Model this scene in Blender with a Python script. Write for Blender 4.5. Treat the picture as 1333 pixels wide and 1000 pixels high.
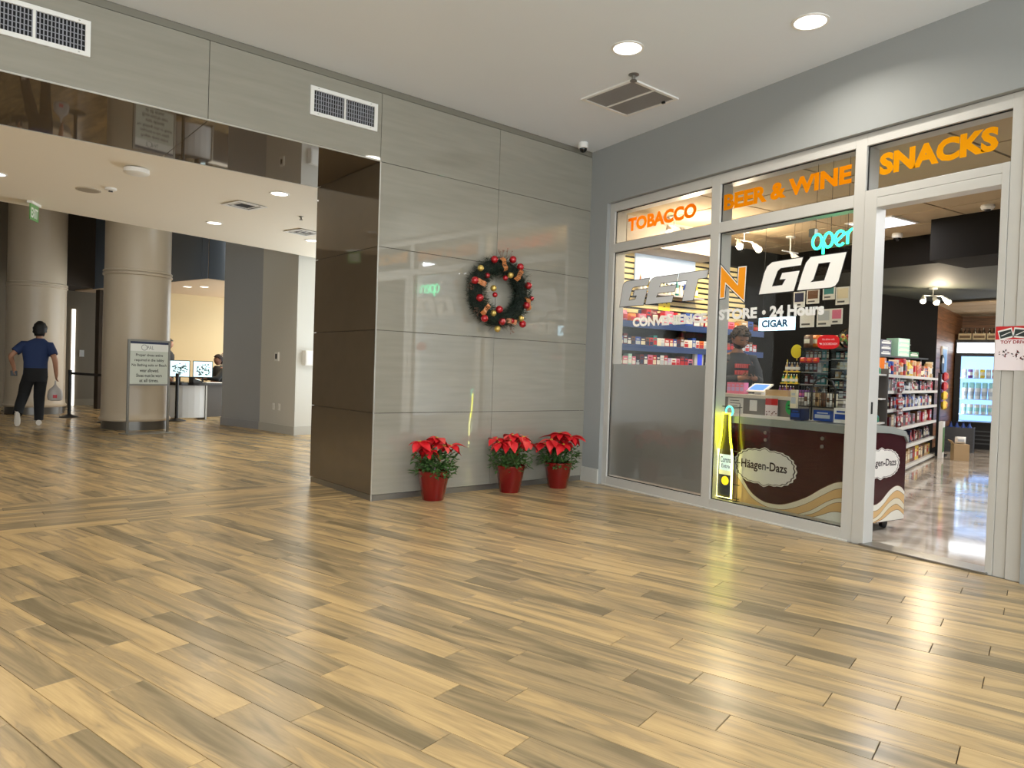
import bpy, bmesh, math, random
from mathutils import Vector, Matrix
random.seed(7)
R = math.radians
for o in list(bpy.data.objects): bpy.data.objects.remove(o, do_unlink=True)
scene = bpy.context.scene
col = scene.collection

# ------------------------------------------------------------------ camera
CAMH = 1.236
yaw, pitch, roll = R(32.217), R(-1.0199), R(1.8633)
fwd = Vector((math.sin(yaw)*math.cos(pitch), math.cos(yaw)*math.cos(pitch), math.sin(pitch)))
rgt0 = Vector((math.cos(yaw), -math.sin(yaw), 0)); up0 = rgt0.cross(fwd)
rgt = math.cos(roll)*rgt0 + math.sin(roll)*up0
upv = -math.sin(roll)*rgt0 + math.cos(roll)*up0
cd = bpy.data.cameras.new('camera'); cam = bpy.data.objects.new('camera', cd); col.objects.link(cam)
cd.sensor_width = 36; cd.lens = 935/1333*36; cd.clip_start = .05; cd.clip_end = 200
m = Matrix((rgt, upv, -fwd)).transposed().to_4x4(); m.translation = (0, 0, CAMH)
cam.matrix_world = m
scene.camera = cam
# ------------------------------------------------------------------ world, exposure
w = bpy.data.worlds.new('world'); scene.world = w; w.use_nodes = True
w.node_tree.nodes['Background'].inputs[0].default_value = (.88, .96, 1, 1)
w.node_tree.nodes['Background'].inputs[1].default_value = 3.4
vs = scene.view_settings
vs.view_transform = 'Standard'; vs.look = 'None'; vs.gamma = 1; vs.use_curve_mapping = False
vs.exposure = 0.38
LAMP_W, LOBBY_W, STORE_W = 14, 9, 38      # watts of one downlight / lobby downlight / store panel

# ------------------------------------------------------------------ helpers
def lin(c):
    return tuple((x/255/12.92 if x/255 <= .04045 else ((x/255+.055)/1.055)**2.4) for x in c[:3])+(1,)
MATS = {}
def mat(name, c, rough=.5, metal=0, emit=0, spec=.5, coat=0, noise=0, nscale=8, alpha=1):
    if name in MATS: return MATS[name]
    m = bpy.data.materials.new(name); m.use_nodes = True
    nt = m.node_tree; b = nt.nodes['Principled BSDF']
    C = lin(c)
    b.inputs['Base Color'].default_value = C
    b.inputs['Roughness'].default_value = rough; b.inputs['Metallic'].default_value = metal
    b.inputs['Specular IOR Level'].default_value = spec
    b.inputs['Coat Weight'].default_value = coat; b.inputs['Coat Roughness'].default_value = .08
    if emit:
        b.inputs['Emission Color'].default_value = C; b.inputs['Emission Strength'].default_value = emit
    if noise:
        tc = nt.nodes.new('ShaderNodeTexCoord'); n = nt.nodes.new('ShaderNodeTexNoise')
        n.inputs['Scale'].default_value = nscale; n.inputs['Detail'].default_value = 4
        nt.links.new(tc.outputs['Object'], n.inputs['Vector'])
        mx = nt.nodes.new('ShaderNodeMix'); mx.data_type = 'RGBA'
        mx.inputs['A'].default_value = tuple(x*(1-noise) for x in C[:3])+(1,)
        mx.inputs['B'].default_value = tuple(min(1, x*(1+noise)) for x in C[:3])+(1,)
        nt.links.new(n.outputs['Fac'], mx.inputs['Factor']); nt.links.new(mx.outputs['Result'], b.inputs['Base Color'])
    MATS[name] = m
    return m
def cm(c, rough=.45):          # a plain coloured material found by its colour
    return mat('col_%d_%d_%d_%d' % (c[0], c[1], c[2], int(rough*100)), c, rough)

class MB:
    def __init__(s): s.v = []; s.f = []; s.mi = []; s.uv = None
    def add(s, vs_, fs, mi=0):
        o = len(s.v); s.v += [tuple(p) for p in vs_]; s.f += [tuple(i+o for i in f) for f in fs]; s.mi += [mi]*len(fs); return s
    def box(s, x0, x1, y0, y1, z0, z1, mi=0):
        return s.add([(x0,y0,z0),(x1,y0,z0),(x1,y1,z0),(x0,y1,z0),(x0,y0,z1),(x1,y0,z1),(x1,y1,z1),(x0,y1,z1)],
              [(0,3,2,1),(4,5,6,7),(0,1,5,4),(1,2,6,5),(2,3,7,6),(3,0,4,7)], mi)
    def lathe(s, prof, n=20, c=(0,0,0), mi=0, cap=True):
        vs_ = []; fs = []
        for r, z in prof:
            for i in range(n):
                a = 2*math.pi*i/n; vs_.append((c[0]+r*math.cos(a), c[1]+r*math.sin(a), c[2]+z))
        for k in range(len(prof)-1):
            for i in range(n):
                j = (i+1) % n; fs.append((k*n+i, k*n+j, (k+1)*n+j, (k+1)*n+i))
        if cap:
            fs.append(tuple(range(n-1, -1, -1))); fs.append(tuple((len(prof)-1)*n+i for i in range(n)))
        return s.add(vs_, fs, mi)
    def tube(s, pts, r, n=8, closed=False, mi=0):
        pts = [Vector(p) for p in pts]; N = len(pts); vs_ = []; fs = []
        rr = r if isinstance(r, (list, tuple)) else [r]*N
        prev = None
        for i, p in enumerate(pts):
            a = pts[i-1] if (i > 0 or closed) else p
            b = pts[(i+1) % N] if (i < N-1 or closed) else p
            d = (b-a)
            d = d.normalized() if d.length > 1e-9 else Vector((0,0,1))
            u = prev if prev is not None else Vector((0,0,1)) if abs(d.z) < .9 else Vector((1,0,0))
            u = (u-d*u.dot(d)); u = u.normalized() if u.length > 1e-6 else d.orthogonal().normalized()
            prev = u; v = d.cross(u)
            for k in range(n):
                t = 2*math.pi*k/n; vs_.append(p+(u*math.cos(t)+v*math.sin(t))*rr[i])
        for i in range(N if closed else N-1):
            j = (i+1) % N
            for k in range(n):
                l = (k+1) % n; fs.append((i*n+k, i*n+l, j*n+l, j*n+k))
        if not closed:
            fs.append(tuple(range(n-1,-1,-1))); fs.append(tuple((N-1)*n+k for k in range(n)))
        return s.add(vs_, fs, mi)
    def prism_xz(s, poly, y0, y1, mi=0):        # polygon in x,z extruded in y
        n = len(poly)
        vs_ = [(x,y0,z) for x,z in poly]+[(x,y1,z) for x,z in poly]
        fs = [tuple(range(n)), tuple(range(2*n-1, n-1, -1))]+[(i, (i+1) % n, n+(i+1) % n, n+i) for i in range(n)]
        return s.add(vs_, fs, mi)
    def prism_xy(s, poly, z0, z1, mi=0):
        n = len(poly)
        vs_ = [(x,y,z0) for x,y in poly]+[(x,y,z1) for x,y in poly]
        fs = [tuple(range(n-1,-1,-1)), tuple(range(n, 2*n))]+[(i, (i+1) % n, n+(i+1) % n, n+i) for i in range(n)]
        return s.add(vs_, fs, mi)
    def loft(s, rings, n=20, mi=0, cap=True):      # rings: (cx, cy, cz, rx, ry)
        vs_ = []; fs = []
        for cx, cy, cz, rx, ry in rings:
            for i in range(n):
                a = 2*math.pi*i/n; c = math.cos(a); d = math.sin(a)
                vs_.append((cx+rx*math.copysign(abs(c)**.85, c), cy+ry*math.copysign(abs(d)**.85, d), cz))
        for k in range(len(rings)-1):
            for i in range(n):
                j = (i+1) % n; fs.append((k*n+i, k*n+j, (k+1)*n+j, (k+1)*n+i))
        if cap: fs += [tuple(range(n-1, -1, -1)), tuple((len(rings)-1)*n+i for i in range(n))]
        return s.add(vs_, fs, mi)
    def ball(s, c, r, nu=12, nv=8, mi=0, sc=(1,1,1)):
        prof = [(max(1e-4, math.sin(math.pi*k/nv)), -math.cos(math.pi*k/nv)) for k in range(nv+1)]
        vs_ = []; fs = []
        for pr, z in prof:
            for i in range(nu):
                a = 2*math.pi*i/nu; vs_.append((c[0]+r*sc[0]*pr*math.cos(a), c[1]+r*sc[1]*pr*math.sin(a), c[2]+r*sc[2]*z))
        for k in range(nv):
            for i in range(nu):
                j = (i+1) % nu; fs.append((k*nu+i, k*nu+j, (k+1)*nu+j, (k+1)*nu+i))
        return s.add(vs_, fs, mi)
    def mesh(s, name, mats, smooth=False, bevel=0):
        me = bpy.data.meshes.new(name); me.from_pydata(s.v, [], s.f)
        for m_ in (mats if isinstance(mats, (list, tuple)) else [mats]): me.materials.append(m_)
        me.polygons.foreach_set('material_index', s.mi)
        bm = bmesh.new(); bm.from_mesh(me)
        bmesh.ops.recalc_face_normals(bm, faces=bm.faces)
        if bevel:
            ed = [e for e in bm.edges if len(e.link_faces) == 2 and e.calc_face_angle(0) > .6]
            bmesh.ops.bevel(bm, geom=ed, offset=bevel, segments=2, affect='EDGES', profile=.6)
        bm.to_mesh(me); bm.free()
        if smooth: me.polygons.foreach_set('use_smooth', [True]*len(me.polygons)); me.set_sharp_from_angle(angle=R(40))
        me.update(); return me
    def build(s, name, mats, parent=None, loc=None, rz=0, smooth=False, bevel=0):
        return put(name, s.mesh(name, mats, smooth, bevel), parent, loc, rz)
def put(name, me, parent=None, loc=None, rz=0):
    o = bpy.data.objects.new(name, me); col.objects.link(o)
    if parent: o.parent = parent
    if loc is not None: o.location = loc
    o.rotation_euler = (0, 0, rz)
    return o
def tag(o, label, cat, group=None, kind=None):
    o['label'] = label; o['category'] = cat
    if group: o['group'] = group
    if kind: o['kind'] = kind
    return o
def thing(name, label, cat, loc=(0,0,0), rz=0, group=None):
    o = bpy.data.objects.new(name, None); col.objects.link(o); o.empty_display_size = .1
    o.location = loc; o.rotation_euler = (0,0,rz); return tag(o, label, cat, group)
def struct(o): o['kind'] = 'structure'; return o
def copy_tree(o, parent=None):
    c = o.copy(); col.objects.link(c); c.parent = parent
    for ch in o.children: copy_tree(ch, c)
    return c

# frames: S = shop front (x right along the glass, y into the shop), T = stone wall (x right, y behind), G = plank grid
K = Vector((5.186, 6.587, 0)); SZ = R(-90); TZ = R(7.358); GZ = R(21.177)
def rotp(p, a, o): return Vector((o[0]+p[0]*math.cos(a)-p[1]*math.sin(a), o[1]+p[0]*math.sin(a)+p[1]*math.cos(a), p[2] if len(p) > 2 else 0))
def WS(s, n, z=0): return rotp((s, n, z), SZ, K)
def WT(t, b, z=0): return rotp((-t, b, z), TZ, K)
def project(p):
    v = Vector(p)-Vector((0,0,CAMH)); k = v.dot(fwd)
    if k < .1: return None
    return (666.5+935*v.dot(rgt)/k, 500-935*v.dot(upv)/k, k)

# text as flat meshes
def text_shape(body, bold=0, spacing=1):
    cu = bpy.data.curves.new('text', 'FONT'); cu.body = body; cu.size = 1; cu.offset = bold; cu.resolution_u = 3; cu.space_character = spacing
    o = bpy.data.objects.new('text', cu); col.objects.link(o)
    bpy.context.view_layer.update()
    dg = bpy.context.evaluated_depsgraph_get()
    me = bpy.data.meshes.new_from_object(o.evaluated_get(dg))
    vs_ = [tuple(v.co) for v in me.vertices]; fs = [tuple(p.vertices) for p in me.polygons]
    bpy.data.objects.remove(o); bpy.data.meshes.remove(me); bpy.data.curves.remove(cu)
    return vs_, fs
def text_into(mb, body, x0, x1, z0, z1, y, bold=.02, shear=0, mi=0, keep=False, spacing=1):
    vs_, fs = text_shape(body, bold, spacing)
    if not vs_: return
    ax = min(v[0] for v in vs_); bx_ = max(v[0] for v in vs_); az = min(v[1] for v in vs_); bz = max(v[1] for v in vs_)
    sx = (x1-x0)/(bx_-ax); sz = (z1-z0)/(bz-az)
    if keep:
        k = min(sx, sz); cx = (x0+x1)/2; cz = (z0+z1)/2
        pts = [(cx+(v[0]-(ax+bx_)/2)*k, y, cz+(v[1]-(az+bz)/2)*k) for v in vs_]
    else:
        pts = [(x0+(v[0]-ax)*sx+shear*(v[1]-az)*sz, y, z0+(v[1]-az)*sz) for v in vs_]
    mb.add(pts, fs, mi)
def inset(poly, d):           # move each edge of a polygon outward (d>0) or inward
    n = len(poly); A = sum(poly[i][0]*poly[(i+1) % n][1]-poly[(i+1) % n][0]*poly[i][1] for i in range(n))
    sg = 1 if A > 0 else -1; out = []
    for i in range(n):
        p0 = Vector(poly[i-1]); p1 = Vector(poly[i]); p2 = Vector(poly[(i+1) % n])
        e1 = (p1-p0).normalized(); e2 = (p2-p1).normalized()
        n1 = Vector((e1.y, -e1.x))*sg; n2 = Vector((e2.y, -e2.x))*sg
        b = n1+n2; l = b.length
        if l < .3: b = n1; k = 1
        else: b = b/l; k = min(2.2, 1/max(.2, b.dot(n1)))
        q = p1+b*d*k; out.append((q.x, q.y))
    return out

# ------------------------------------------------------------------ surface materials
def wood_plank():
    m = bpy.data.materials.new('wood_look_plank'); m.use_nodes = True; nt = m.node_tree; N = nt.nodes; L = nt.links
    b = N['Principled BSDF']
    uv = N.new('ShaderNodeUVMap'); sep = N.new('ShaderNodeSeparateXYZ'); L.new(uv.outputs[0], sep.inputs[0])
    def comb(ku, kv):
        a = N.new('ShaderNodeVectorMath'); a.operation = 'MULTIPLY'; a.inputs[1].default_value = (ku, kv, 1); L.new(uv.outputs[0], a.inputs[0]); return a.outputs[0]
    n1 = N.new('ShaderNodeTexNoise'); n1.inputs['Scale'].default_value = 1; n1.inputs['Detail'].default_value = 3; n1.inputs['Roughness'].default_value = .5; n1.inputs['Distortion'].default_value = 1.3
    L.new(comb(1.0, 8.5), n1.inputs['Vector'])
    n2 = N.new('ShaderNodeTexNoise'); n2.inputs['Scale'].default_value = 1; n2.inputs['Detail'].default_value = 5; n2.inputs['Roughness'].default_value = .65
    L.new(comb(5, 110), n2.inputs['Vector'])
    dv = N.new('ShaderNodeMath'); dv.operation = 'DIVIDE'; dv.inputs[1].default_value = 10; L.new(sep.outputs[0], dv.inputs[0])
    fl = N.new('ShaderNodeMath'); fl.operation = 'FLOOR'; L.new(dv.outputs[0], fl.inputs[0])
    wn = N.new('ShaderNodeTexWhiteNoise'); wn.noise_dimensions = '1D'; L.new(fl.outputs[0], wn.inputs['W'])
    # shift each plank's streak level
    ma = N.new('ShaderNodeMath'); ma.operation = 'MULTIPLY_ADD'; ma.inputs[1].default_value = .26; ma.inputs[2].default_value = -.13; L.new(wn.outputs['Value'], ma.inputs[0])
    ad = N.new('ShaderNodeMath'); ad.operation = 'ADD'; L.new(n1.outputs['Fac'], ad.inputs[0]); L.new(ma.outputs[0], ad.inputs[1])
    cr = N.new('ShaderNodeValToRGB'); L.new(ad.outputs[0], cr.inputs[0]); e = cr.color_ramp.elements
    e[0].position = .30; e[0].color = lin((132, 116, 87)); e[1].position = .74; e[1].color = lin((210, 178, 126))
    for p, c in ((.38, (150, 131, 99)), (.44, (164, 142, 106)), (.50, (176, 151, 112)), (.53, (168, 145, 108)), (.56, (187, 158, 113)), (.63, (198, 168, 119))):
        q = e.new(p); q.color = lin(c)
    mx = N.new('ShaderNodeMix'); mx.data_type = 'RGBA'; mx.blend_type = 'MULTIPLY'; mx.inputs['Factor'].default_value = .5
    r2 = N.new('ShaderNodeValToRGB'); L.new(n2.outputs['Fac'], r2.inputs[0]); r2.color_ramp.elements[0].position = .3; r2.color_ramp.elements[0].color = (.72, .71, .69, 1); r2.color_ramp.elements[1].position = .6; r2.color_ramp.elements[1].color = (1, 1, 1, 1)
    L.new(cr.outputs[0], mx.inputs['A']); L.new(r2.outputs[0], mx.inputs['B'])
    L.new(mx.outputs['Result'], b.inputs['Base Color'])
    rr = N.new('ShaderNodeMath'); rr.operation = 'MULTIPLY_ADD'; rr.inputs[1].default_value = .04; rr.inputs[2].default_value = .24; L.new(n2.outputs['Fac'], rr.inputs[0]); L.new(rr.outputs[0], b.inputs['Roughness'])
    b.inputs['Specular IOR Level'].default_value = .5
    return m
M_WOOD = wood_plank()
def stone():
    m = bpy.data.materials.new('polished_taupe_stone'); m.use_nodes = True; nt = m.node_tree; N = nt.nodes; L = nt.links; b = N['Principled BSDF']
    tc = N.new('ShaderNodeTexCoord'); mp = N.new('ShaderNodeMapping'); mp.inputs['Scale'].default_value = (1.2, 1.2, 14); L.new(tc.outputs['Object'], mp.inputs[0])
    n = N.new('ShaderNodeTexNoise'); n.inputs['Scale'].default_value = 1.6; n.inputs['Detail'].default_value = 5; L.new(mp.outputs[0], n.inputs['Vector'])
    cr = N.new('ShaderNodeValToRGB'); L.new(n.outputs['Fac'], cr.inputs[0]); e = cr.color_ramp.elements
    e[0].position = .25; e[0].color = lin((142, 138, 126)); e[1].position = .75; e[1].color = lin((151, 147, 135))
    L.new(cr.outputs[0], b.inputs['Base Color']); b.inputs['Roughness'].default_value = .03; b.inputs['IOR'].default_value = 1.75; b.inputs['Specular IOR Level'].default_value = .8
    return m
M_STONE = stone()
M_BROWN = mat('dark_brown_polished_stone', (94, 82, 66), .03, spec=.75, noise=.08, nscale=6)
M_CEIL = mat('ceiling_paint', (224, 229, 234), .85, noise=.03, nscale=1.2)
M_LOBCEIL = mat('lobby_ceiling_paint', (236, 228, 212), .85)
M_WALL = mat('grey_wall_paint', (152, 154, 152), .8, noise=.02, nscale=3)
M_FRAME = mat('anodised_frame', (200, 197, 190), .42, .15, noise=.03, nscale=5)
M_GASKET = mat('black_gasket', (18, 18, 18), .6)
M_WHITE = mat('white_paint', (232, 230, 225), .5)
M_BLACK = mat('black_plastic', (16, 16, 17), .45)
M_BLACKWALL = mat('black_wall_paint', (20, 17, 14), .85, spec=.12)
M_METAL = mat('brushed_metal', (150, 148, 142), .35, .85)
M_DARKVOID = mat('vent_dark', (14, 14, 18), .8)
M_LENS = mat('lamp_lens', (255, 250, 240), .5, emit=4)
def thin_glass(name, tint=(1,1,1), refl=1.0):
    m = bpy.data.materials.new(name); m.use_nodes = True; nt = m.node_tree; N = nt.nodes; L = nt.links
    N.remove(N['Principled BSDF']); out = N['Material Output']
    t = N.new('ShaderNodeBsdfTransparent'); t.inputs[0].default_value = (*tint, 1)
    g = N.new('ShaderNodeBsdfGlossy'); g.inputs['Roughness'].default_value = .01
    f = N.new('ShaderNodeFresnel'); f.inputs[0].default_value = 1.28
    mx = N.new('ShaderNodeMixShader'); L.new(f.outputs[0], mx.inputs[0]); L.new(t.outputs[0], mx.inputs[1]); L.new(g.outputs[0], mx.inputs[2]); L.new(mx.outputs[0], out.inputs[0])
    return m
M_GLASS = thin_glass('window_glass', (.97, .98, .97))
M_ACRYL = thin_glass('clear_acrylic', (.93, .95, .96))
def frosted():
    m = bpy.data.materials.new('frosted_film'); m.use_nodes = True; nt = m.node_tree; N = nt.nodes; L = nt.links
    N.remove(N['Principled BSDF']); out = N['Material Output']
    t = N.new('ShaderNodeBsdfTranslucent'); t.inputs[0].default_value = lin((225, 225, 225))
    d = N.new('ShaderNodeBsdfDiffuse'); d.inputs[0].default_value = lin((206, 206, 203))
    r_ = N.new('ShaderNodeBsdfRefraction'); r_.inputs['Roughness'].default_value = .42; r_.inputs['IOR'].default_value = 1.25; r_.inputs[0].default_value = lin((205, 206, 206))
    g = N.new('ShaderNodeBsdfGlossy'); g.inputs['Roughness'].default_value = .25
    a = N.new('ShaderNodeMixShader'); a.inputs[0].default_value = .45; L.new(r_.outputs[0], a.inputs[1]); L.new(d.outputs[0], a.inputs[2])
    b = N.new('ShaderNodeMixShader'); b.inputs[0].default_value = .25; L.new(a.outputs[0], b.inputs[1]); L.new(t.outputs[0], b.inputs[2])
    f = N.new('ShaderNodeFresnel'); f.inputs[0].default_value = 1.3
    c = N.new('ShaderNodeMixShader'); L.new(f.outputs[0], c.inputs[0]); L.new(b.outputs[0], c.inputs[1]); L.new(g.outputs[0], c.inputs[2]); L.new(c.outputs[0], out.inputs[0])
    return m
M_FROST = frosted()
def marble():
    m = bpy.data.materials.new('polished_shop_floor'); m.use_nodes = True; nt = m.node_tree; N = nt.nodes; L = nt.links; b = N['Principled BSDF']
    tc = N.new('ShaderNodeTexCoord'); n = N.new('ShaderNodeTexNoise'); n.inputs['Scale'].default_value = 2.2; n.inputs['Detail'].default_value = 8; n.inputs['Distortion'].default_value = 1.2; L.new(tc.outputs['Object'], n.inputs['Vector'])
    cr = N.new('ShaderNodeValToRGB'); L.new(n.outputs['Fac'], cr.inputs[0]); e = cr.color_ramp.elements
    e[0].position = .35; e[0].color = lin((150, 135, 118)); e[1].position = .65; e[1].color = lin((205, 194, 178))
    L.new(cr.outputs[0], b.inputs['Base Color']); b.inputs['Roughness'].default_value = .07
    bp = N.new('ShaderNodeBump'); bp.inputs['Strength'].default_value = .04; n2 = N.new('ShaderNodeTexNoise'); n2.inputs['Scale'].default_value = 3; L.new(tc.outputs['Object'], n2.inputs['Vector']); L.new(n2.outputs['Fac'], bp.inputs['Height']); L.new(bp.outputs[0], b.inputs['Normal'])
    return m
M_MARBLE = marble()
def woodwall():
    m = bpy.data.materials.new('brown_wood_cladding'); m.use_nodes = True; nt = m.node_tree; N = nt.nodes; L = nt.links; b = N['Principled BSDF']
    tc = N.new('ShaderNodeTexCoord'); mp = N.new('ShaderNodeMapping'); mp.inputs['Scale'].default_value = (1, 1, 12); L.new(tc.outputs['Object'], mp.inputs[0])
    n = N.new('ShaderNodeTexNoise'); n.inputs['Scale'].default_value = 2; n.inputs['Detail'].default_value = 5; n.inputs['Distortion'].default_value = .6; L.new(mp.outputs[0], n.inputs['Vector'])
    cr = N.new('ShaderNodeValToRGB'); L.new(n.outputs['Fac'], cr.inputs[0]); e = cr.color_ramp.elements
    e[0].position = .3; e[0].color = lin((86, 54, 30)); e[1].position = .7; e[1].color = lin((150, 100, 60))
    L.new(cr.outputs[0], b.inputs['Base Color']); b.inputs['Roughness'].default_value = .4
    return m
M_WOODWALL = woodwall()

# ------------------------------------------------------------------ downlights (each lamp with its own light)
def downlight(name, label, p, r=.1, watts=60, colr=(1, .95, .87), group=None, spread=150):
    t = thing(name, label, 'ceiling light', p, 0, group)
    MB().lathe([(r+.022, 0), (r+.022, -.006), (r+.004, -.008), (r, .0)], 32, cap=False).build('trim_ring', M_WHITE, t, smooth=True)
    MB().lathe([(r, -.004), (r, -.001)], 32).build('lens', M_LENS, t)
    l = bpy.data.lights.new(name+'_light', 'AREA'); l.shape = 'DISK'; l.size = r*1.8; l.energy = watts; l.color = colr; l.spread = R(spread)
    lo = bpy.data.objects.new(name+'_light', l); col.objects.link(lo); lo.parent = t; lo.location = (0, 0, -.012)
    return t
HC = 3.78; HS = 3.106; HSHOP = 3.08
downlight('recessed_downlight', 'recessed round downlight nearer to the dome camera and air grille', (3.694, 4.335, HC), .105, LAMP_W)
downlight('recessed_downlight', 'recessed round downlight above the beer and wine transom', (4.453, 3.261, HC), .105, LAMP_W)
for i, (x, y) in enumerate([(1.0, 3.6), (-1.2, 2.6), (-.3, -.3), (-2.9, 4.4), (-3.0, 0), (-.8, -1.6), (-4.6, 2.4)]):  # extra lamps added out of view to light the hall
    downlight('recessed_downlight', 'recessed round downlight added out of view to light the hall', (x, y, HC), .105, LAMP_W, group='downlights out of view')

# ================================================================== STRUCTURE
# ---- floor with planks
floor = struct(MB().box(-9, 5.2, -3, 26, -.12, -.007).build('floor', mat('floor_grout', (58, 48, 36), .9)))
PW, PL, GAP = .1518, .918, .0032
def clip(poly, nx, ny, c):        # keep nx*x+ny*y <= c
    out = []
    for i in range(len(poly)):
        p = poly[i]; q = poly[(i+1) % len(poly)]
        dp = nx*p[0]+ny*p[1]-c; dq = nx*q[0]+ny*q[1]-c
        if dp <= 0: out.append(p)
        if (dp < 0 < dq) or (dq < 0 < dp):
            t = dp/(dp-dq); out.append((p[0]+(q[0]-p[0])*t, p[1]+(q[1]-p[1])*t))
    return out
tnv = Vector((-math.sin(TZ), math.cos(TZ)))      # behind the stone wall
kb = tnv.x*K.x+tnv.y*K.y
planks = []          # (world polygon, origin, axis angle along)
B0, B1 = .12, .12+8*.1525
for k in range(-75, 110):
    hi = 1.0845+k*PW; lo = hi-PW
    off = ((.639+.2077*(k/2)) if k % 2 == 0 else (.2+.2077*((k-1)/2)))*1.0748
    off = off % PL
    for j in range(-11, 30):
        a0 = off+j*PL; a1 = a0+PL
        c = rotp(((lo+hi)/2, (a0+a1)/2), GZ, (0, 0))
        if not (-8 < c.x < 6 and -2.5 < c.y < 25): continue
        if c.x < -4 and c.y > 12: continue
        pts = [rotp(p, GZ, (0, 0)) for p in ((lo+GAP/2, a0+GAP/2), (hi-GAP/2, a0+GAP/2), (hi-GAP/2, a1-GAP/2), (lo+GAP/2, a1-GAP/2))]
        base = [(p.x, p.y) for p in pts]
        near = clip(clip(base, tnv.x, tnv.y, kb+B0-.001), 1, 0, 5.17)
        far = clip(base, -tnv.x, -tnv.y, -(kb+B1+.001))
        far = clip(far, 1, 0, 5.17)
        for poly in (near, far):
            if len(poly) >= 3: planks.append((poly, pts[0], GZ+math.pi/2))
for r_ in range(8):            # band of planks under the beam, laid along the wall
    off = (r_*.37) % 1.0*PL
    for j in range(-2, 14):
        x0 = -13+j*PL+off; x1 = x0+PL
        if x1 > -2.70: x1 = min(x1, -2.70)
        if x1-x0 < .05: continue
        b0 = B0+r_*.1525; q = [rotp(p, TZ, K) for p in ((x0+GAP/2, b0+GAP/2), (x1-GAP/2, b0+GAP/2), (x1-GAP/2, b0+.1525-GAP/2), (x0+GAP/2, b0+.1525-GAP/2))]
        planks.append(([(p.x, p.y) for p in q], q[0], TZ))
def area(p): return abs(sum(p[i][0]*p[(i+1) % len(p)][1]-p[(i+1) % len(p)][0]*p[i][1] for i in range(len(p))))/2
scored = []
for poly, o, a in planks:
    if area(poly) < .0006: continue
    pr = [project((x, y, 0)) for x, y in poly]; sc = 0
    if all(pr):
        cx = sum(p[0] for p in pr)/len(pr); cy = sum(p[1] for p in pr)/len(pr)
        if -20 < cx < 1353 and -20 < cy < 1020: sc = area([(min(1333, max(0, p[0])), min(1000, max(0, p[1]))) for p in pr])
    scored.append((sc, poly, o, a))
scored.sort(key=lambda t: -t[0])
def plank_mesh(items, name):
    vs_ = []; fs = []; uvs = []
    for sc, poly, o, a in items:
        dz = random.uniform(-.0006, .0006)
        ku = random.randint(0, 400)*10+1; kv = random.random()*50
        ca, sa = math.cos(a), math.sin(a)
        if area(poly) > 0 and sum(poly[i][0]*poly[(i+1) % len(poly)][1]-poly[(i+1) % len(poly)][0]*poly[i][1] for i in range(len(poly))) < 0: poly = poly[::-1]
        n = len(poly); b = len(vs_)
        cxp = sum(p[0] for p in poly)/n; cyp = sum(p[1] for p in poly)/n
        e = .0010
        for x, y in poly:
            d = math.hypot(x-cxp, y-cyp); k = 1-e/d
            vs_.append((cxp+(x-cxp)*k, cyp+(y-cyp)*k, dz))
        for x, y in poly: vs_.append((x, y, dz-.0014))
        for x, y in poly: vs_.append((x, y, -.008))
        loc = [((x-o[0])*ca+(y-o[1])*sa+ku+1.0, -(x-o[0])*sa+(y-o[1])*ca+kv) for x, y in poly]
        fs.append(tuple(b+i for i in range(n))); uvs += loc
        for i in range(n):
            j = (i+1) % n
            for l in (0, n):
                fs.append((b+l+i, b+l+n+i, b+l+n+j, b+l+j)); uvs += [loc[i], loc[i], loc[j], loc[j]]
    me = bpy.data.meshes.new(name); me.from_pydata(vs_, [], fs); me.materials.append(M_WOOD)
    ul = me.uv_layers.new(name='UVMap'); ul.data.foreach_set('uv', [c for p in uvs for c in p])
    me.update(); return me
for it in scored[:300]: put('plank', plank_mesh([it], 'plank'), floor)
pf = put('plank_field', plank_mesh(scored[300:], 'plank_field'), floor); pf['kind'] = 'stuff'

# ---- shop floor
struct(MB().box(5.2, 16.6, .4, 8.6, -.12, .0).build('floor', M_MARBLE))

# ---- ceilings
pA = WT(13.3, -.001)
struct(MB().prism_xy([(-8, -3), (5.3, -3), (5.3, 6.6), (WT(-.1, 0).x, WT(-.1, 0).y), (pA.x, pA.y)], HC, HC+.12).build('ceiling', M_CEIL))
ga = Vector((math.cos(GZ), math.sin(GZ))); gb = Vector((-math.sin(GZ), math.cos(GZ)))
e0 = Vector((-.65, 10.81)); eL = e0-ga*8; eR = e0+ga*3.85
q0 = WT(13.3, 1.30); q1 = WT(-.6, 1.30)
struct(MB().prism_xy([(q0.x, q0.y), (q1.x, q1.y), (6.2, 13.6), (eR.x, eR.y), (eL.x, eL.y)], HS, HS+.5).build('ceiling', M_LOBCEIL))
struct(MB().prism_xy([(-9, 7), (8, 9), (8, 26), (-9, 26)], 6.6, 6.7).build('ceiling', M_LOBCEIL))

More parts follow.
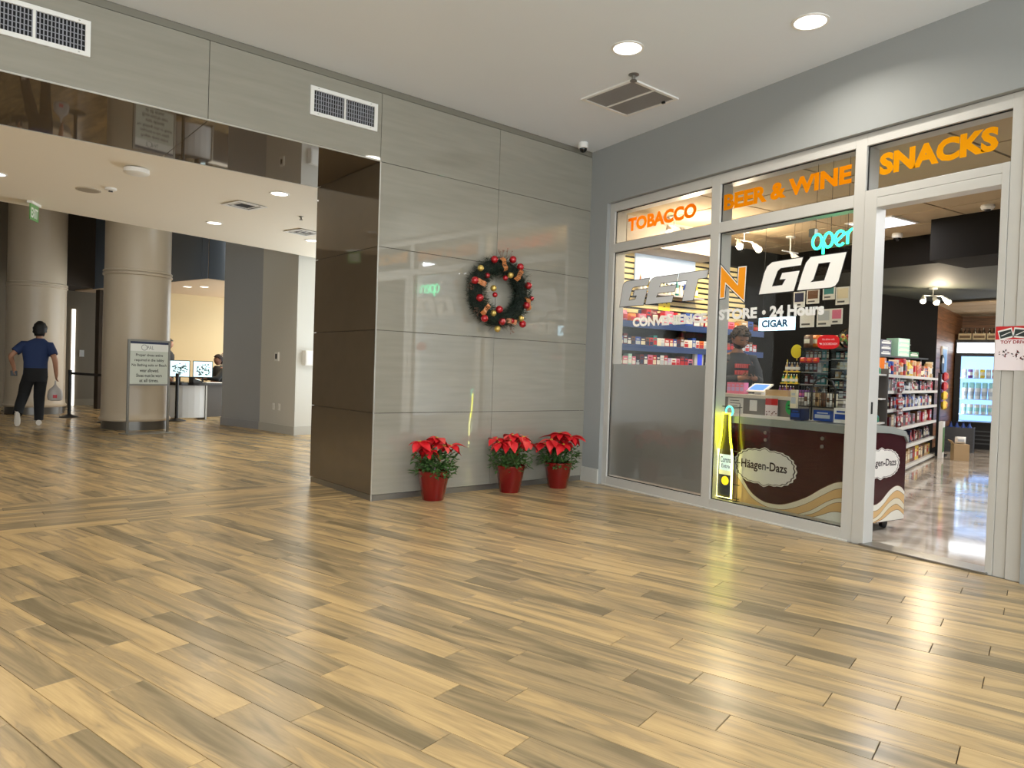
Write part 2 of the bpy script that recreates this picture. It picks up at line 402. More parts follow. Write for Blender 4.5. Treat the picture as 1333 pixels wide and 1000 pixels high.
# ---- stone wall with beam across the passage: the core, then each panel
T2 = 2.773; BD = 1.34
core = MB().box(-T2+.02, .4, .02, BD-.02, 0, HC+.05).box(-13.3, .4, .02, BD-.02, HS+.016, 6.6)
wall_back = struct(core.build('wall_back', mat('stone_backing', (52, 48, 42), .8), loc=K, rz=TZ))
ZR = [.055, .810, 1.574, 2.336, 3.104, 3.722]
g = .0022
def panel(x0, x1, y0, y1, z0, z1, m_=None): MB().box(x0, x1, y0, y1, z0, z1).build('stone_panel', m_ or M_STONE, wall_back, bevel=.0012)
cols = [0, -1.397, -T2]
for c in range(2):
    for r_ in range(5): panel(cols[c+1]+g+(.008 if c == 1 and r_ < 4 else 0), cols[c]-g, 0, .018, ZR[r_]+g, ZR[r_+1]-g)
hx = [-T2]+[-T2-1.509-1.40*i for i in range(0, 8)]
for i in range(len(hx)-1):
    panel(hx[i+1]+g, hx[i]-g, 0, .018, ZR[4]+g+.012, ZR[5]-g)
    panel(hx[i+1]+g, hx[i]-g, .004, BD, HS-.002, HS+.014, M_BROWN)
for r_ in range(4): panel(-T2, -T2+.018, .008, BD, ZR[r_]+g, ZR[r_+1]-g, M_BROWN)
MB().box(-13.3, .0, .004, .02, ZR[5]+.003, HC).build('top_strip', mat('top_strip_paint', (120, 116, 104), .5), wall_back)
MB().box(-T2+.006, -.0, .006, .02, 0, .052).build('base_strip', M_METAL, wall_back)
MB().box(-T2+.006, -T2+.02, .006, BD-.01, 0, .052).build('base_strip', M_METAL, wall_back)
MB().box(-T2-.002, -T2+.007, -.002, .007, 0, HS).build('corner_strip', mat('corner_strip_metal', (205, 203, 196), .3, .6), wall_back)
MB().box(-13.3, -T2, -.003, .004, HS-.002, HS+.010).build('edge_strip', mat('edge_strip_metal', (196, 192, 182), .3, .6), wall_back)
MB().box(-13.3, -T2, BD, BD+.012, HS-.004, HS+.02).build('edge_strip', mat('edge_strip_metal', (196, 192, 182), .3, .6), wall_back)

struct(MB().box(-8.2, -8.0, -3, 26, 0, 6.6).build('wall_left', mat('hall_wall_paint', (120, 114, 104), .8)))
struct(MB().box(-8.2, 9, 25.8, 26, 0, 6.6).build('wall_back', mat('far_lobby_paint', (104, 94, 80), .8)))
# ---- shop wall of painted plaster
SF = [.306, .387, 1.79, 1.897, 3.24, 3.332, 3.43, 4.278, 4.325, 4.48]
WN = -.045
wr = MB().box(0, SF[0], WN, .2, 0, HC).box(SF[0], SF[9], WN, .2, 3.145, HC).box(SF[9]+.02, 9.5, WN, .2, 0, HC)
wall_right = struct(wr.build('wall_right', M_WALL, loc=K, rz=SZ))
bb = MB().box(-.0, SF[0], WN-.016, WN, 0, .15).box(0, SF[0], WN-.012, WN, .15, .165)
struct(bb.build('baseboard_right', mat('baseboard_paint', (196, 194, 186), .5), loc=K, rz=SZ, bevel=.002))
# ---- metal frame of the shop front
fr = struct(thing('trim_1', 'pale metal frame of the shop front', 'frame', K, SZ)); del fr['category']
FD = .17
def fpost(name, x0, x1, z0, z1, y0=0, y1=FD): MB().box(x0, x1, y0, y1, z0, z1).build(name, M_FRAME, fr, bevel=.003)
fpost('mullion', SF[0], SF[1], 0, 3.14)
fpost('mullion', SF[2], SF[3], 0, 3.14)
fpost('mullion', SF[4], SF[5], 0, 3.14)
fpost('door_jamb', SF[5]+.002, SF[6], 0, 2.70, -.004, .12)
fpost('door_jamb', SF[7], SF[8]-.002, 0, 2.70, -.004, .12)
fpost('mullion', SF[8], SF[8]+.07, 0, 3.14); fpost('mullion', SF[8]+.076, SF[9]+.02, 0, 3.14, -.012, FD)
for a, b in ((1, 2), (3, 4)):
    fpost('bottom_rail', SF[a], SF[b], .012, .097); fpost('transom_rail', SF[a], SF[b], 2.59, 2.687)
    MB().box(SF[a]-.06, SF[b]+.06, -.012, .03, 0, .012).build('sill_bead', mat('sill_bead', (214, 210, 200), .5), fr)
for a, b in ((1, 2), (3, 4), (5, 8)): fpost('top_rail', SF[a], SF[b], 3.045, 3.14)
fpost('door_head', SF[6], SF[7], 2.56, 2.632, -.004, .12); fpost('door_head', SF[5], SF[8], 2.636, 2.70)
MB().box(SF[6]-.02, SF[7]+.02, -.03, .15, 0, .016).build('threshold', M_METAL, fr, bevel=.004)
MB().box(SF[6]-.003, SF[6]+.003, .03, .05, 1.0, 1.09).build('strike_plate', M_BLACK, fr)
# ---- panes
GY = .03
def win(name, a, b): 
    t = struct(thing(name, '', 'window', K, SZ)); del t['category']; del t['label']; return t
def pane(par, name, x0, x1, z0, z1, m_=None):
    MB().box(x0, x1, GY, GY+.006, z0, z1).build(name, m_ or M_GLASS, par)
    e = .008
    MB().box(x0, x1, GY-.008, GY, z0, z0+e).box(x0, x1, GY-.008, GY, z1-e, z1).box(x0, x0+e, GY-.008, GY, z0, z1).box(x1-e, x1, GY-.008, GY, z0, z1).build('gasket', M_GASKET, par)
w1 = win('window_1', 1, 2); w2 = win('window_2', 3, 4); w3 = win('window_3', 5, 8)
pane(w1, 'glass_pane', SF[1], SF[2], .097, 2.59); pane(w1, 'transom_pane', SF[1], SF[2], 2.687, 3.045)
pane(w2, 'glass_pane', SF[3], SF[4], .097, 2.59); pane(w2, 'transom_pane', SF[3], SF[4], 2.687, 3.045)
pane(w3, 'transom_pane', SF[5], SF[8], 2.70, 3.045)
MB().box(SF[1]+.008, SF[2]-.008, GY+.007, GY+.0085, .12, 1.352).build('frosted_film', M_FROST, w1)
def vinyl(name, c, tr=.5):        # thin film that lets some of the shop light through
    m = bpy.data.materials.new(name); m.use_nodes = True; nt = m.node_tree; N = nt.nodes; N.remove(N['Principled BSDF'])
    d = N.new('ShaderNodeBsdfDiffuse'); d.inputs[0].default_value = lin(c); t = N.new('ShaderNodeBsdfTranslucent'); t.inputs[0].default_value = lin(c)
    mx = N.new('ShaderNodeMixShader'); mx.inputs[0].default_value = tr; nt.links.new(d.outputs[0], mx.inputs[1]); nt.links.new(t.outputs[0], mx.inputs[2]); nt.links.new(mx.outputs[0], N['Material Output'].inputs[0])
    return m
ORANGE = vinyl('orange_vinyl', (250, 150, 14)); ORANGE2 = vinyl('deep_orange_vinyl', (240, 118, 20)); M_VINW = vinyl('white_vinyl', (250, 249, 246))
M_VING = vinyl('grey_vinyl', (200, 201, 202), .4); M_VINK = mat('black_vinyl', (16, 15, 15), .5); AMBER = vinyl('amber_vinyl', (254, 170, 20))
LY = GY-.001
def lettering(par, m_, *texts):
    for body, x0, x1, z0, z1, bold in texts:
        mb = MB(); text_into(mb, body, x0, x1, z0, z1, LY, bold); mb.build('lettering', m_, par)['label'] = 'printed words ' + body
lettering(w1, ORANGE2, ('TOBACCO', .58, 1.575, 2.795, 2.94, .05))
lettering(w2, ORANGE, ('BEER & WINE', 1.915, 3.195, 2.795, 2.943, .05))
lettering(w3, AMBER, ('SNACKS', 3.42, 4.235, 2.80, 2.966, .055))
lettering(w1, M_VINW, ('CONVENIENCE', .71, 1.757, 1.755, 1.855, .05))
lettering(w2, M_VINW, ('STORE', 1.905, 2.34, 1.775, 1.875, .05), ('24 Hours', 2.475, 3.002, 1.774, 1.876, .05))
MB().prism_xz([(2.414+.02*math.cos(k*math.pi/8), 1.823+.02*math.sin(k*math.pi/8)) for k in range(16)], LY-.0003, LY).build('lettering', M_VINW, w2)
LG = [(0.488, 1.984), (0.535, 2.22), (0.555, 2.243), (0.591, 2.254), (0.947, 2.257), (0.928, 2.189), (0.716, 2.186), (0.684, 2.176), (0.633, 2.044), (0.735, 2.047), (0.76, 2.089), (0.703, 2.09), (0.724, 2.148), (0.918, 2.150), (0.867, 1.984)]
LE = [(0.901, 1.986), (0.947, 2.202), (0.973, 2.238), (1.023, 2.257), (1.36, 2.258), (1.342, 2.192), (1.125, 2.192), (1.096, 2.154), (1.339, 2.154), (1.316, 2.092), (1.081, 2.093), (1.056, 2.048), (1.303, 2.049), (1.285, 1.987)]
LT = [(1.38, 2.261), (1.761, 2.264), (1.738, 2.191), (1.63, 2.190), (1.572, 1.986), (1.429, 1.986), (1.485, 2.188), (1.361, 2.189)]
LN = [(1.905, 2.298), (2.109, 2.102), (2.114, 2.254), (2.208, 2.252), (2.198, 1.926), (1.975, 2.109), (1.968, 1.979), (1.905, 1.977)]
LG2 = [(2.354, 1.985), (2.401, 2.163), (2.431, 2.223), (2.483, 2.254), (2.786, 2.262), (2.769, 2.199), (2.571, 2.195), (2.54, 2.172), (2.488, 2.044), (2.593, 2.047), (2.627, 2.097), (2.567, 2.098), (2.589, 2.151), (2.759, 2.154), (2.709, 1.989)]
LO = [(2.744, 1.991), (2.787, 2.134), (2.818, 2.213), (2.86, 2.255), (3.178, 2.258), (3.117, 2.032), (3.091, 2.001), (3.055, 1.99)]
LOi = [(2.934, 2.194), (3.041, 2.195), (2.992, 2.051), (2.864, 2.048), (2.893, 2.07)]
def big_letter(par, poly, m_, edge, hole=None):
    mb = MB()
    def face(p, y, mi, h=None):
        if h:      # a bridge cut joins the counter to the outline
            a = p[:]; i = 0; k = min(range(len(h)), key=lambda q: (h[q][0]-a[0][0])**2+(h[q][1]-a[0][1])**2)
            hh = h[k:]+h[:k+1]
            A = lambda q: sum(q[j][0]*q[(j+1) % len(q)][1]-q[(j+1) % len(q)][0]*q[j][1] for j in range(len(q)))
            if A(a)*A(h) > 0: hh = hh[::-1]
            p = [a[0]]+hh+[a[0]]+a[1:]
        mb.add([(x, y, z) for x, z in p], [tuple(range(len(p)))], mi)
    face(inset(poly, edge), LY, 1, inset(hole, -edge) if hole else None)
    face(poly, LY-.0006, 0, hole)
    mb.build('lettering', [m_, M_VINK], par)
M_BIGG = mat('opaque_grey_vinyl', (216, 217, 218), .5); M_BIGW = mat('opaque_white_vinyl', (246, 244, 238), .5); M_BIGA = mat('opaque_amber_vinyl', (250, 158, 20), .5)
for L_ in (LG, LE, LT): big_letter(w1, L_, M_BIGG, .006)
mb = MB(); mb.add([(x, LY, z) for x, z in inset(LN, .008)], [tuple(range(8))], 1); mb.add([(x, LY-.0006, z) for x, z in LN], [tuple(range(8))], 2); mb.add([(x, LY-.0012, z) for x, z in inset(LN, -.009)], [tuple(range(8))], 0)
mb.build('lettering', [M_BIGA, M_VINK, M_BIGW], w2)
big_letter(w2, LG2, M_BIGW, .008); big_letter(w2, LO, M_BIGW, .008, LOi)
# delivery sticker on the glass
st = MB()
cx, cz, hw, hh = 3.05, 1.553, .098, .056
st.prism_xz([(cx+hw*(abs(math.cos(a))**.6*(1 if math.cos(a) > 0 else -1)), cz+hh*(abs(math.sin(a))**.7*(1 if math.sin(a) > 0 else -1))) for a in [2*math.pi*k/32 for k in range(32)]], LY-.0008, LY, 0)
text_into(st, 'We deliver with', cx-.055, cx+.055, cz+.014, cz+.029, LY-.0012, .01, mi=1)
text_into(st, 'DOORDASH', cx-.048, cx+.08, cz-.025, cz-.006, LY-.0012, .01, mi=1)
st.add([(cx-.082, LY-.0012, cz-.006), (cx-.058, LY-.0012, cz-.008), (cx-.055, LY-.0012, cz-.016), (cx-.064, LY-.0012, cz-.025), (cx-.069, LY-.0012, cz-.016), (cx-.076, LY-.0012, cz-.015)], [(0, 1, 2, 3, 4, 5)], 1)
s_ = st.build('delivery_sticker', [mat('red_vinyl', (206, 26, 34), .4), M_VINW], loc=K, rz=SZ)
tag(s_, 'red oval delivery sticker on the window beside the doorway', 'sticker')
# ---- shop shell
SY = 6.9
struct(MB().box(5.4, 13.36, SY, SY+.12, 0, HSHOP).build('wall_back', M_BLACKWALL))
ww = struct(MB().box(0, 2.6, .02, .12, 0, HSHOP).build('wall_back', M_BLACKWALL, loc=(13.36, 6.9, 0), rz=R(17.5)))
for k in range(16): MB().box(0, 2.6, 0, .02, .1+k*.18+.002, .1+k*.18+.178).build('board', M_WOODWALL, ww)
wf = struct(MB().box(-2.5, 4, .02, .12, 0, HSHOP).build('wall_back', M_BLACKWALL, loc=(15.88, 7.70, 0), rz=R(-68.8)))
for k in range(16): MB().box(-2.5, 4, 0, .02, .1+k*.18+.002, .1+k*.18+.178).build('board', M_WOODWALL, wf)
struct(MB().box(5.4, 17, .4, .5, 0, HSHOP).build('wall_front', M_BLACKWALL))
M_TILE = mat('ceiling_tile', (186, 164, 132), .9, noise=.04, nscale=14); M_GRID = mat('ceiling_grid', (60, 52, 44), .6)
sc_ = struct(MB().box(5.36, 17, .4, 8.8, HSHOP+.014, HSHOP+.08).build('ceiling', M_GRID))
tile_me = MB().box(-.288, .288, -.588, .588, 0, .014).mesh('ceiling_tile', M_TILE)
panel_spots = [(8.4, 4.6), (6.8, 5.9), (11.0, 3.2)]
SKIP = set()
for i in range(7):
    for j in range(7):
        x = 5.36+.3+.6*i; y = .4+.6+1.2*j
        if x > 9.3 or y > 8.6: continue
        p = project((x, y, HSHOP))
        put('ceiling_tile', tile_me, sc_, (x, y, HSHOP))
# dark dropped part of the shop ceiling behind a bulkhead
lowc = struct(MB().box(9.0, 17, .5, 8.7, 2.72, HSHOP).build('ceiling', mat('dark_green_ceiling', (62, 66, 58), .7)))
struct(MB().box(8.2, 9.0, .5, 4.35, 2.62, HSHOP).build('trim_2', M_BLACKWALL))
struct(MB().box(8.98, 9.0, 4.35, 6.9, 2.72, HSHOP).build('trim_2', M_BLACKWALL))
low2 = struct(MB().box(13.2, 17, .5, 8.7, 2.69, 2.715).build('ceiling', M_GRID))
for i in range(5):
    for j in range(3): MB().box(13.22+.6*i, 13.79+.6*i, 4.8+1.2*j, 5.97+1.2*j, 2.676, 2.69).build('ceiling_tile', M_TILE, low2)

# ================================================================== PEOPLE TOOLS
class Sk:
    def __init__(s): s.p = []; s.r = []; s.e = []
    def j(s, p, r, a=None):
        s.p.append(tuple(p)); s.r.append(r if isinstance(r, tuple) else (r, r))
        if a is not None: s.e.append((a, len(s.p)-1))
        return len(s.p)-1
    def chain(s, a, *pr):
        for p, r in pr: a = s.j(p, r, a)
        return a
    def build(s, name, m_, parent, sub=2):
        me = bpy.data.meshes.new(name); me.from_pydata(s.p, s.e, []); me.materials.append(m_)
        o = put(name, me, parent)
        md = o.modifiers.new('skin', 'SKIN'); md.use_smooth_shade = True
        for v, r in zip(me.skin_vertices[0].data, s.r): v.radius = r
        me.skin_vertices[0].data[0].use_root = True
        sb = o.modifiers.new('sub', 'SUBSURF'); sb.levels = sub; sb.render_levels = sub
        return o
def hand(sk, wi, d, side, curl=.5, k=1.0):
    """palm and five fingers growing from wrist joint wi; d = hand direction, side = thumb side"""
    d = Vector(d).normalized(); side = Vector(side); side = (side-d*side.dot(d)).normalized(); nrm = d.cross(side)
    w_ = Vector(sk.p[wi]); palm = sk.j(w_+d*.045*k, .024*k, wi)
    for i, (off, ln) in enumerate(((.028, .075), (.009, .085), (-.010, .08), (-.028, .062))):
        a = sk.j(w_+d*.085*k+side*off*k, .011*k, palm)
        b = sk.j(w_+d*(.085+ln*.5)*k+side*off*k+nrm*curl*ln*.3*k, .009*k, a)
        sk.j(w_+d*(.085+ln*(1-.45*curl))*k+side*off*k+nrm*curl*ln*.8*k, .008*k, b)
    a = sk.j(w_+d*.04*k+side*.036*k, .012*k, palm); sk.j(w_+d*.085*k+side*.06*k+nrm*curl*.03*k, .009*k, a)
SKIN = mat('skin', (176, 128, 100), .55); SKIN2 = mat('skin_dark', (124, 86, 66), .55)
def head_mesh(parent, c, r, skinm, hairm, face_dir, hair='short', tilt=0, beard=False):
    """head with nose, ears, eyes, brows and mouth; face towards local -y before turning"""
    h = bpy.data.objects.new('head', None)
    mb = MB(); nu, nv = 20, 14; vs_ = []; fs = []
    for k in range(nv+1):
        th = math.pi*k/nv
        for i in range(nu):
            a = 2*math.pi*i/nu
            x = math.sin(th)*math.cos(a)*.78; y = math.sin(th)*math.sin(a)*.95; z = -math.cos(th)*1.12
            if z < -.35: x *= 1-.28*(-.35-z); y = y*(1-.2*(-.35-z))-.06*(-.35-z)
            if y < -.6 and abs(x) < .17 and -.25 < z < .15: y -= .16*(1-abs(x)/.17)*(1-abs(z+.1)/.3)
            vs_.append((x*r, y*r, z*r))
    for k in range(nv):
        for i in range(nu): fs.append((k*nu+i, k*nu+(i+1) % nu, (k+1)*nu+(i+1) % nu, (k+1)*nu+i))
    mb.add(vs_, fs, 0)
    for s in (-1, 1):
        mb.ball((s*.78*r, .05*r, -.02*r), .2*r, 8, 6, 0, (.5, .8, 1.3))
        mb.ball((s*.3*r, -.80*r, .06*r), .10*r, 8, 6, 0 if tilt else 1, (1.2, .6, .6)); mb.box(s*.3*r-.10*r, s*.3*r+.10*r, -.90*r, -.8*r, .02*r, .05*r, 2)
        mb.box(s*.3*r-.15*r, s*.3*r+.15*r, -.93*r, -.8*r, .22*r, .28*r, 2)
    mb.box(-.2*r, .2*r, -.88*r, -.7*r, -.5*r, -.44*r, 3)
    M_ = Matrix.Translation(c) @ Matrix.Rotation(face_dir, 4, 'Z') @ Matrix.Rotation(tilt, 4, 'X')
    me = mb.mesh('head', [skinm, M_WHITE, M_BLACK, mat('lips', (130, 70, 62), .5)], True)
    me.transform(M_); put('head', me, parent)
    hb = MB(); vs_ = []; fs = []
    for k in range(nv+1):
        th = math.pi*k/nv
        for i in range(nu):
            a = 2*math.pi*i/nu
            x = math.sin(th)*math.cos(a); y = math.sin(th)*math.sin(a); z = -math.cos(th)
            f = 1.17+.06*math.sin(i*7.1+k*3.3)
            lo = -.9 if hair == 'long' else (-.68 if y > .3 else -.2)
            if y < -.25: lo = .50+.12*max(0, -y-.25)
            elif abs(x) > .6 and y < .3 and hair != 'long': lo = .0
            zz = max(z, lo)
            if zz > z: f *= .90
            vs_.append((x*.80*f*r, y*.97*f*r, zz*1.14*f*r))
    for k in range(nv):
        for i in range(nu): fs.append((k*nu+i, k*nu+(i+1) % nu, (k+1)*nu+(i+1) % nu, (k+1)*nu+i))
    hb.add(vs_, fs)
    if hair == 'curly':
        rc_ = random.Random(9)
        for i in range(170):
            a = rc_.uniform(0, 6.283); zz = rc_.uniform(-.25, 1); q = math.sqrt(max(0, 1-zz*zz)); x = q*math.cos(a); y = q*math.sin(a)
            if y < -.3 and zz < .58: continue
            if abs(x) > .6 and y < .2 and zz < .1: continue
            hb.ball((x*.93*r, y*1.1*r, zz*1.3*r), rc_.uniform(.12, .2)*r, 6, 5)
    if hair == 'long':
        hb.tube([(0, .55*r, .2*r), (0, .85*r, -.6*r), (0, .8*r, -1.5*r), (0, .6*r, -2.3*r)], [.5*r, .6*r, .55*r, .25*r], 10)
        for s in (-1, 1): hb.tube([(s*.55*r, .1*r, .5*r), (s*.8*r, .1*r, -.4*r), (s*.75*r, 0, -1.4*r), (s*.7*r, -.1*r, -2.1*r)], [.25*r, .28*r, .26*r, .1*r], 8)
    me = hb.mesh('hair', hairm, True); me.transform(M_); put('hair', me, parent)
    if beard:
        b = MB(); vs_ = []; fs = []
        for k in range(5):
            for i in range(11):
                a = math.pi*(1.08+.84*i/10); th = math.pi*(.60+.09*k)
                th = math.pi-th
                vs_.append((math.sin(th)*math.cos(a)*.83*r*(1-.05*k), math.sin(th)*math.sin(a)*1.0*r*(1-.06*k), -math.cos(th)*1.14*r))
        for k in range(4):
            for i in range(10): fs.append((k*11+i, k*11+i+1, (k+1)*11+i+1, (k+1)*11+i))
        me = b.add(vs_, fs).mesh('beard', hairm, True); me.transform(M_); put('beard', me, parent)

# ================================================================== LOBBY
M_COL = mat('column_paint', (196, 180, 156), .32, noise=.02, nscale=2)
M_COLB = mat('column_base_metal', (112, 108, 102), .3, .7)
def column(label, x, y, r):
    t = thing('column', label, 'column', (x, y, 0))
    MB().lathe([(r*.97, 0), (r*.97, .15)], 48).build('plinth', M_COLB, t, smooth=True)
    MB().lathe([(r*1.02, .15), (r*1.05, .17), (r*1.05, .19), (r*1.0, .22), (r*.985, .30), (r*.975, 2.69)], 48).build('lower_shaft', M_COL, t, smooth=True)
    MB().lathe([(r*.99, 2.69), (r*1.015, 2.70), (r*1.015, 2.73), (r*.965, 2.735), (r*.965, 2.75), (r*1.01, 2.755), (r*1.01, 2.78), (r*.975, 2.79)], 48).build('ring_moulding', M_COL, t, smooth=True)
    MB().lathe([(r*.965, 2.79), (r*.965, 6.6)], 48).build('upper_shaft', M_COL, t, smooth=True)
column('round beige column behind the dress code sign stand', 1.16, 14.5, .55)
column('round beige column farther off beside the walking man', -.44, 18.62, .56)
M_TAUPE = mat('taupe_paint', (132, 120, 102), .8); M_DBROWN = mat('dark_brown_paint', (58, 48, 38), .8); M_SLATE = mat('slate_paint', (160, 162, 164), .8, noise=.02, nscale=3)
wf2 = struct(MB().box(-3.0, 6, 0, .2, 0, 6.6).build('wall_back', M_TAUPE, loc=(-.1, 21.3, 0), rz=GZ))
MB().box(.36, .44, -.03, 0, 0, 2.45).build('door_gap', mat('door_gap_daylight', (250, 246, 236), .5, emit=1.6), wf2)  # glowing strip stands for daylight through the gap
MB().box(.56, .66, -.02, 0, 1.25, 1.42).build('switch_plate', M_WHITE, wf2)
MB().box(-.2, 1.0, -.02, 0, 0, .16).build('skirting', mat('skirting_paint', (150, 138, 118), .6), wf2)
struct(MB().box(-.2, .9, 0, 1.5, 2.9, 6.6).build('trim_3', M_DBROWN, loc=(.05, 19.6, 0), rz=GZ))
struct(MB().box(0, 2.4, 0, .2, 0, 6.6).build('wall_left', M_DBROWN, loc=(.78, 19.9, 0), rz=GZ))
struct(MB().box(-5, 0, 0, .2, 0, 6.6).build('wall_left', mat('window_glow_blue', (188, 194, 204), .8), loc=(-.75, 21.6, 0), rz=R(-8)))  # pale blue stands for a window's glow, put into the wall colour
pic = thing('framed_picture', 'dark framed picture on the far wall left of the columns', 'picture', (-1.36, 21.66, 1.02), R(-8))
MB().box(-.5, .3, -.04, 0, 0, .95).build('picture_frame', M_METAL, pic, bevel=.01); MB().box(-.45, .24, -.045, -.04, .06, .89).build('print', M_BLACK, pic)
# wall and pier by the reception
def poly_struct(name, pts, z0, z1, m_): return struct(MB().prism_xy(pts, z0, z1).build(name, m_))
pA_ = [(2.71, 15.0), (3.20, 13.70), (3.6, 13.85), (3.1, 15.15)]
poly_struct('wall_right', pA_, 0, 6.6, M_SLATE)
pB_ = [(3.16, 13.81), (3.46, 12.53), (3.86, 12.70), (3.72, 14.0)]
poly_struct('wall_right', pB_, 0, 6.6, mat('pier_paint', (206, 204, 196), .8))
def skirt(pts, h=.15):
    mb = MB()
    for (a, b) in zip(pts[:-1], pts[1:]):
        a = Vector(a); b = Vector(b); d = (b-a).normalized(); n = Vector((d.y, -d.x))
        if n.dot(-a) < 0: n = -n
        q = [a-d*.014, b+d*.014, b+d*.014+n*.016, a-d*.014+n*.016]; mb.prism_xy([tuple(v) for v in q], 0, h)
    return mb
struct(skirt([pA_[0], pA_[1]]).build('baseboard_right', mat('lobby_baseboard', (150, 152, 156), .5)))
struct(skirt([pB_[0], pB_[1], pB_[2]]).build('baseboard_right', mat('lobby_baseboard_pale', (186, 184, 176), .5)))
struct(MB().box(0, 3, 0, .1, 0, HS).build('wall_right', mat('doorway_glow', (244, 242, 236), .5, emit=.5), loc=(3.80, 13.2, 0), rz=GZ))  # panel glows by itself in place of light from the doorway
# fittings on the pier
def on_face(a, b, f, z): 
    a = Vector(a); b = Vector(b); p = a+(b-a)*f; return (p.x, p.y, z), math.atan2((b-a).y, (b-a).x)
p_, a_ = on_face(pB_[0], pB_[1], .5, 1.28)
t = thing('card_reader', 'small white card reader on the grey pier', 'card reader', p_, a_)
MB().box(-.07, .07, -.03, 0, 0, .16).build('housing', M_WHITE, t, bevel=.006); MB().box(-.035, .03, -.034, -.03, .04, .13).build('screen', M_BLACK, t)
for f, nm in ((.42, 'white outlet plate on the grey pier, the one nearer the slate wall'), (.58, 'white outlet plate on the grey pier, the one nearer the corner')):
    p_, a_ = on_face(pB_[0], pB_[1], f, .40); t = thing('outlet_plate', nm, 'outlet', p_, a_, 'outlet plates on the pier')
    MB().box(-.035, .035, -.008, 0, 0, .12).build('plate', M_WHITE, t, bevel=.003); MB().box(-.014, .014, -.011, -.008, .03, .09).build('socket', mat('socket_white', (215, 213, 205), .5), t)
p_, a_ = on_face(pB_[1], pB_[2], .62, 1.22)
t = thing('wall_box', 'white boxy cabinet fixed to the side of the grey pier', 'wall cabinet', p_, a_)
MB().box(-.14, .14, -.09, 0, 0, .26).build('body', M_WHITE, t, bevel=.006); MB().box(-.125, .125, -.096, -.09, .015, .245).build('lid', M_WHITE, t, bevel=.003)
# reception canopy, back wall, desk
rc = Vector((2.45, 15.3)); gA = Vector((-.361, .932)); gB = Vector((.932, .361))
rp = [rc, rc+gB*3, rc+gB*3+gA*6, rc+gA*6]
canopy = struct(MB().prism_xy([tuple(p) for p in rp], 2.87, 6.6).build('ceiling', mat('reception_soffit', (205, 180, 150), .8)))
M_BLUE = mat('blue_grey_glass', (112, 124, 140), .15, spec=.7)
for a, b in ((rc+gA*5, rc), (rc, rc+gB*2)):
    d = (b-a).normalized(); n = Vector((d.y, -d.x)); 
    if n.dot(-a) < 0: n = -n
    L_ = (b-a).length; k = 0
    while k*1.2 < L_-.1:
        s0 = a+d*(k*1.2+.005); s1 = a+d*(min(L_, k*1.2+1.19))
        MB().prism_xy([tuple(s0), tuple(s1), tuple(s1+n*.02), tuple(s0+n*.02)], 2.875, 6.5).build('glass_panel', M_BLUE if b == rc else mat('dark_slate_glass', (70, 74, 78), .25), canopy); k += 1
struct(MB().box(-.45, 3.5, 0, .2, 0, 2.9).build('wall_back', mat('cream_wall_paint', (216, 194, 152), .85, noise=.02, nscale=2), loc=(2.3, 19.3, 0), rz=R(8)))
for (px_, lab) in ((( 2.65, 17.0), 'small downlight under the reception canopy, the nearer one'), ((2.35, 17.3), 'small downlight under the reception canopy, the left one'), ((3.3, 17.6), 'small downlight under the reception canopy, close to the cream wall')):
    downlight('reception_downlight', lab, (px_[0], px_[1], 2.87), .08, LOBBY_W*.9, (1, .78, .5), 'reception downlights')
dk = thing('reception_desk', 'curved white and black reception desk below the cream wall', 'reception desk', (2.1, 16.4, 0), GZ)
def curve_pts(r0, a0, a1, n, c): return [(c[0]+r0*math.cos(a0+(a1-a0)*i/n), c[1]+r0*math.sin(a0+(a1-a0)*i/n)) for i in range(n+1)]
cpt = (.42, .55); front = curve_pts(.75, R(205), R(275), 8, cpt); inner = curve_pts(.68, R(205), R(275), 8, cpt)
MB().prism_xy(front+inner[::-1], .04, .72).build('curved_panel', mat('desk_white', (206, 208, 210), .3), dk)
MB().box(.49, .52, -.22, .1, 0, .72).build('metal_strip', M_METAL, dk); MB().box(.53, 1.9, -.12, -.05, .04, .72).build('dark_panel', mat('desk_brown', (64, 56, 48), .4), dk)
top = curve_pts(.80, R(205), R(272), 8, cpt)+[(1.9, -.2), (1.9, .35), (.1, .5)]
MB().prism_xy(top, .72, .78).build('desk_top', mat('desk_top_black', (22, 21, 21), .25), dk, bevel=.006)
M_SCREEN = mat('security_screen', (196, 222, 226), .3, emit=1.0)
for (x, y, lab) in ((2.15, 16.62, 'lit security monitor on the reception desk, nearer the column'), (2.62, 16.72, 'lit security monitor on the reception desk, beside the seated person')):
    t = thing('computer_monitor', lab, 'monitor', (x, y, .78), R(-8), 'reception monitors')
    MB().box(-.09, .09, -.06, .08, 0, .012).box(-.02, .02, .03, .05, .012, .2).build('stand', M_BLACK, t)
    MB().box(-.2, .2, 0, .03, .1, .46).build('housing', M_BLACK, t, bevel=.006); MB().box(-.185, .185, -.004, 0, .115, .445).build('screen', M_SCREEN, t)
    pm = MB()
    for i in range(40):
        x0 = random.uniform(-.15, .12); z0 = random.uniform(.14, .38); pm.box(x0, x0+random.uniform(.01, .05), -.006, -.004, z0, z0+random.uniform(.01, .04))
    pm.build('picture', mat('screen_dark', (60, 86, 84), .4, emit=.2), t)['kind'] = 'stuff'
t = thing('desk_phone', 'black desk phone in front of the reception monitors', 'phone', (2.42, 16.3, .78), R(20))
MB().prism_xz([(-.1, 0), (.1, 0), (.1, .03), (-.1, .09)], -.09, .09).build('base', M_BLACK, t); MB().box(-.1, -.06, -.1, .1, .08, .12).build('handset', M_BLACK, t, bevel=.01); MB().box(-.03, .07, -.05, .05, .05, .07).build('display', M_SCREEN, t)
